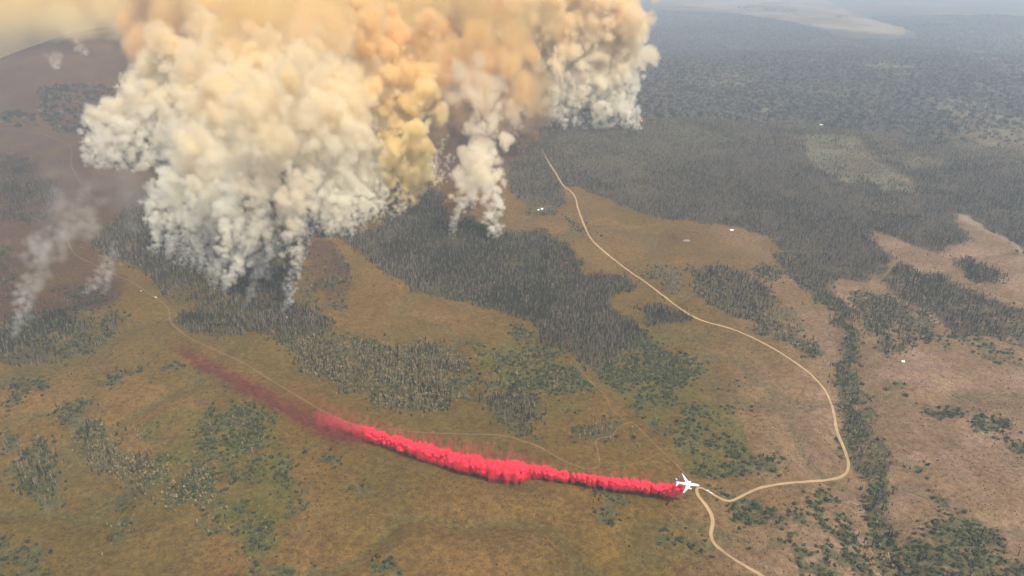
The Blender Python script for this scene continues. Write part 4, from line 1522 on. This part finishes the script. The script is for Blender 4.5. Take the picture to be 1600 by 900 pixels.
def cabin(u, v, L, Wd, rz, label):
    x_, y_, z_ = map(float, at(u, v))
    t = empty('cabin', (x_, y_, z_))
    t.rotation_euler.z = rz
    tag(t, label, 'cabin', 'far cabins')
    b = bmesh.new()
    box(b, -L / 2, L / 2, -Wd / 2, Wd / 2, -1.0, 3.2)
    bm_obj('wall', b, M_WALL, t)
    e = .5
    V = [(-L / 2 - e, -Wd / 2 - e, 3.0), (L / 2 + e, -Wd / 2 - e, 3.0), (L / 2 + e, 0, 5.4), (-L / 2 - e, 0, 5.4), (-L / 2 - e, Wd / 2 + e, 3.0), (L / 2 + e, Wd / 2 + e, 3.0)]
    V += [(p[0], p[1], p[2] + .18) for p in V]
    mesh_obj('roof', V, [(0, 3, 2, 1), (3, 4, 5, 2), (6, 7, 8, 9), (9, 8, 11, 10), (0, 1, 7, 6), (4, 10, 11, 5), (0, 6, 9, 3), (3, 9, 10, 4), (1, 2, 8, 7), (2, 5, 11, 8)], M_ROOF, t)
    b = bmesh.new()
    box(b, -.5, .5, -Wd / 2 - .06, -Wd / 2 + .02, 0, 2.1)
    bm_obj('door', b, M_DARK, t)
    for s in (-1, 1):
        b = bmesh.new()
        box(b, s * L * .3 - .6, s * L * .3 + .6, -Wd / 2 - .06, -Wd / 2 + .02, 1.0, 2.2)
        bm_obj('window', b, M_DARK, t)


cabin(846, 328, 11, 8, math.radians(60), 'white roofed cabin among trees left of the long road')
cabin(841, 329.5, 5, 4, math.radians(20), 'small shed just left of the white roofed cabin')
cabin(1143, 361, 9, 7, 0, 'white roofed cabin where the side track meets the forest')
cabin(1283, 196, 17, 11, math.radians(8), 'white building alone in the hazy right forest clearing')
cabin(206, 83, 34, 16, math.radians(5), 'upper white building on the far burnt hill')
cabin(232, 95, 30, 15, math.radians(-5), 'lower white building on the far burnt hill')
cabin(1410, 567, 5, 4, 0, 'tiny pale hut at the end of the right meadow track')


def truck(u, v, rz, label, scale=1.0):
    x_, y_, z_ = map(float, at(u, v, .35))
    t = empty('pickup_truck', (x_, y_, z_ + .05))
    t.rotation_euler.z = rz
    t.scale = (scale,) * 3
    tag(t, label, 'truck', 'vehicles on the dirt roads')
    b = bmesh.new()
    box(b, -2.8, 2.8, -1, 1, .5, 1.15)
    bmesh.ops.bevel(b, geom=b.edges[:], offset=.12, segments=1, affect='EDGES')
    bm_obj('body', b, M_WHITE, t)
    V = [(-.6, -.95, 1.15), (1.5, -.95, 1.15), (1.5, .95, 1.15), (-.6, .95, 1.15), (-.4, -.8, 1.9), (.9, -.8, 1.9), (.9, .8, 1.9), (-.4, .8, 1.9)]
    cb = mesh_obj('cab', V, [(0, 3, 2, 1), (4, 5, 6, 7), (0, 1, 5, 4), (1, 2, 6, 5), (2, 3, 7, 6), (3, 0, 4, 7)], M_WHITE, t)
    mesh_obj('windscreen', [(1.46, -.85, 1.22), (1.46, .85, 1.22), (.95, .74, 1.85), (.95, -.74, 1.85)], [(0, 1, 2, 3)], M_DARK, cb)
    for xx in (-1.8, 1.8):
        for yy in (-1, 1):
            wv = [(xx + .42 * math.cos(k * math.pi / 6), yy + o_, .42 + .42 * math.sin(k * math.pi / 6)) for o_ in (-.14, .14) for k in range(12)]
            mesh_obj('wheel', wv, [(k, (k + 1) % 12, 12 + (k + 1) % 12, 12 + k) for k in range(12)] + [tuple(range(12))[::-1], tuple(range(12, 24))], M_TYRE, t)


truck(243.5, 465, math.radians(-50), 'white truck stopped on the left dirt track', 1.35)
truck(220.5, 455, math.radians(-45), 'small white truck higher up beside the left dirt track', 1.0)
truck(1106, 767.5, math.radians(-38), 'white truck on the road right ahead of the aircraft', 1.0)
truck(1111.5, 771, math.radians(-38), 'white truck second along the road from the aircraft nose', 1.0)

M_FLAME = material('flame', (.9, .35, .05), emit=((1.0, .30, .04), 2.0))


def flame(u, v, s, label):
    x_, y_, z_ = map(float, at(u, v))
    b = bmesh.new()
    for k in range(6):
        a = rng.uniform(0, 6.28)
        ox, oy = 1.6 * s * rng.normal(), 1.6 * s * rng.normal()
        hh = s * rng.uniform(2.2, 4.2)
        n = 6
        prev = None
        rings = [(0, .5), (.3, .8), (.65, .45), (1, .02)]
        vs = []
        for (f, r) in rings:
            vs.append([b.verts.new((ox + s * r * math.cos(6.28 * q / n) + .5 * f * f * s * math.cos(a), oy + s * r * math.sin(6.28 * q / n), hh * f)) for q in range(n)])
        for r0, r1 in zip(vs, vs[1:]):
            for q in range(n):
                b.faces.new((r0[q], r0[(q + 1) % n], r1[(q + 1) % n], r1[q]))
    o = bm_obj('flames', b, M_FLAME)
    o.location = (x_, y_, z_ + 5)
    tag(o, label, 'flames', 'small fires at the feet of the smoke')


flame(449, 499, .5, 'small orange flames at the foot of the lowest white plume')
flame(1003, 191, 1.5, 'orange flames at the right foot of the large cream plume')
# stock pond on the right meadow
xs, ys, _ = at(1073, 376)
pv = [(float(xs) + 11 * math.cos(k * .3927) * (1 + .1 * math.sin(3 * k)), float(ys) + 9 * math.sin(k * .3927), 0) for k in range(16)]
zp = max(float(gz(p[0], p[1])) for p in pv) + .12
po = mesh_obj('pond', [(p[0], p[1], zp) for p in pv], [tuple(range(16))], material('pale_water', (.24, .20, .14), rough=.25))
tag(po, kind='structure')

# ------------------------------------------------------------------ the hazy air
bm = bmesh.new()
bmesh.ops.create_cube(bm, size=1)
me = bpy.data.meshes.new('haze')
bm.to_mesh(me)
bm.free()
hz = link(bpy.data.objects.new('haze', me))
tag(hz, kind='stuff')
TOP, BOT = 1250.0, -80.0
hz.scale = (47000, 47000, TOP - BOT)
hz.location = (0, 0, (TOP + BOT) / 2)
hm = bpy.data.materials.new('haze')
hm.use_nodes = True
t = hm.node_tree
t.nodes.clear()
o = t.nodes.new('ShaderNodeOutputMaterial')
pv = t.nodes.new('ShaderNodeVolumePrincipled')
pv.inputs['Density'].default_value = 8.2e-5
pv.inputs['Color'].default_value = (.76, .88, .99, 1)
pv.inputs['Anisotropy'].default_value = .2
t.links.new(pv.outputs[0], o.inputs['Volume'])
me.materials.append(hm)
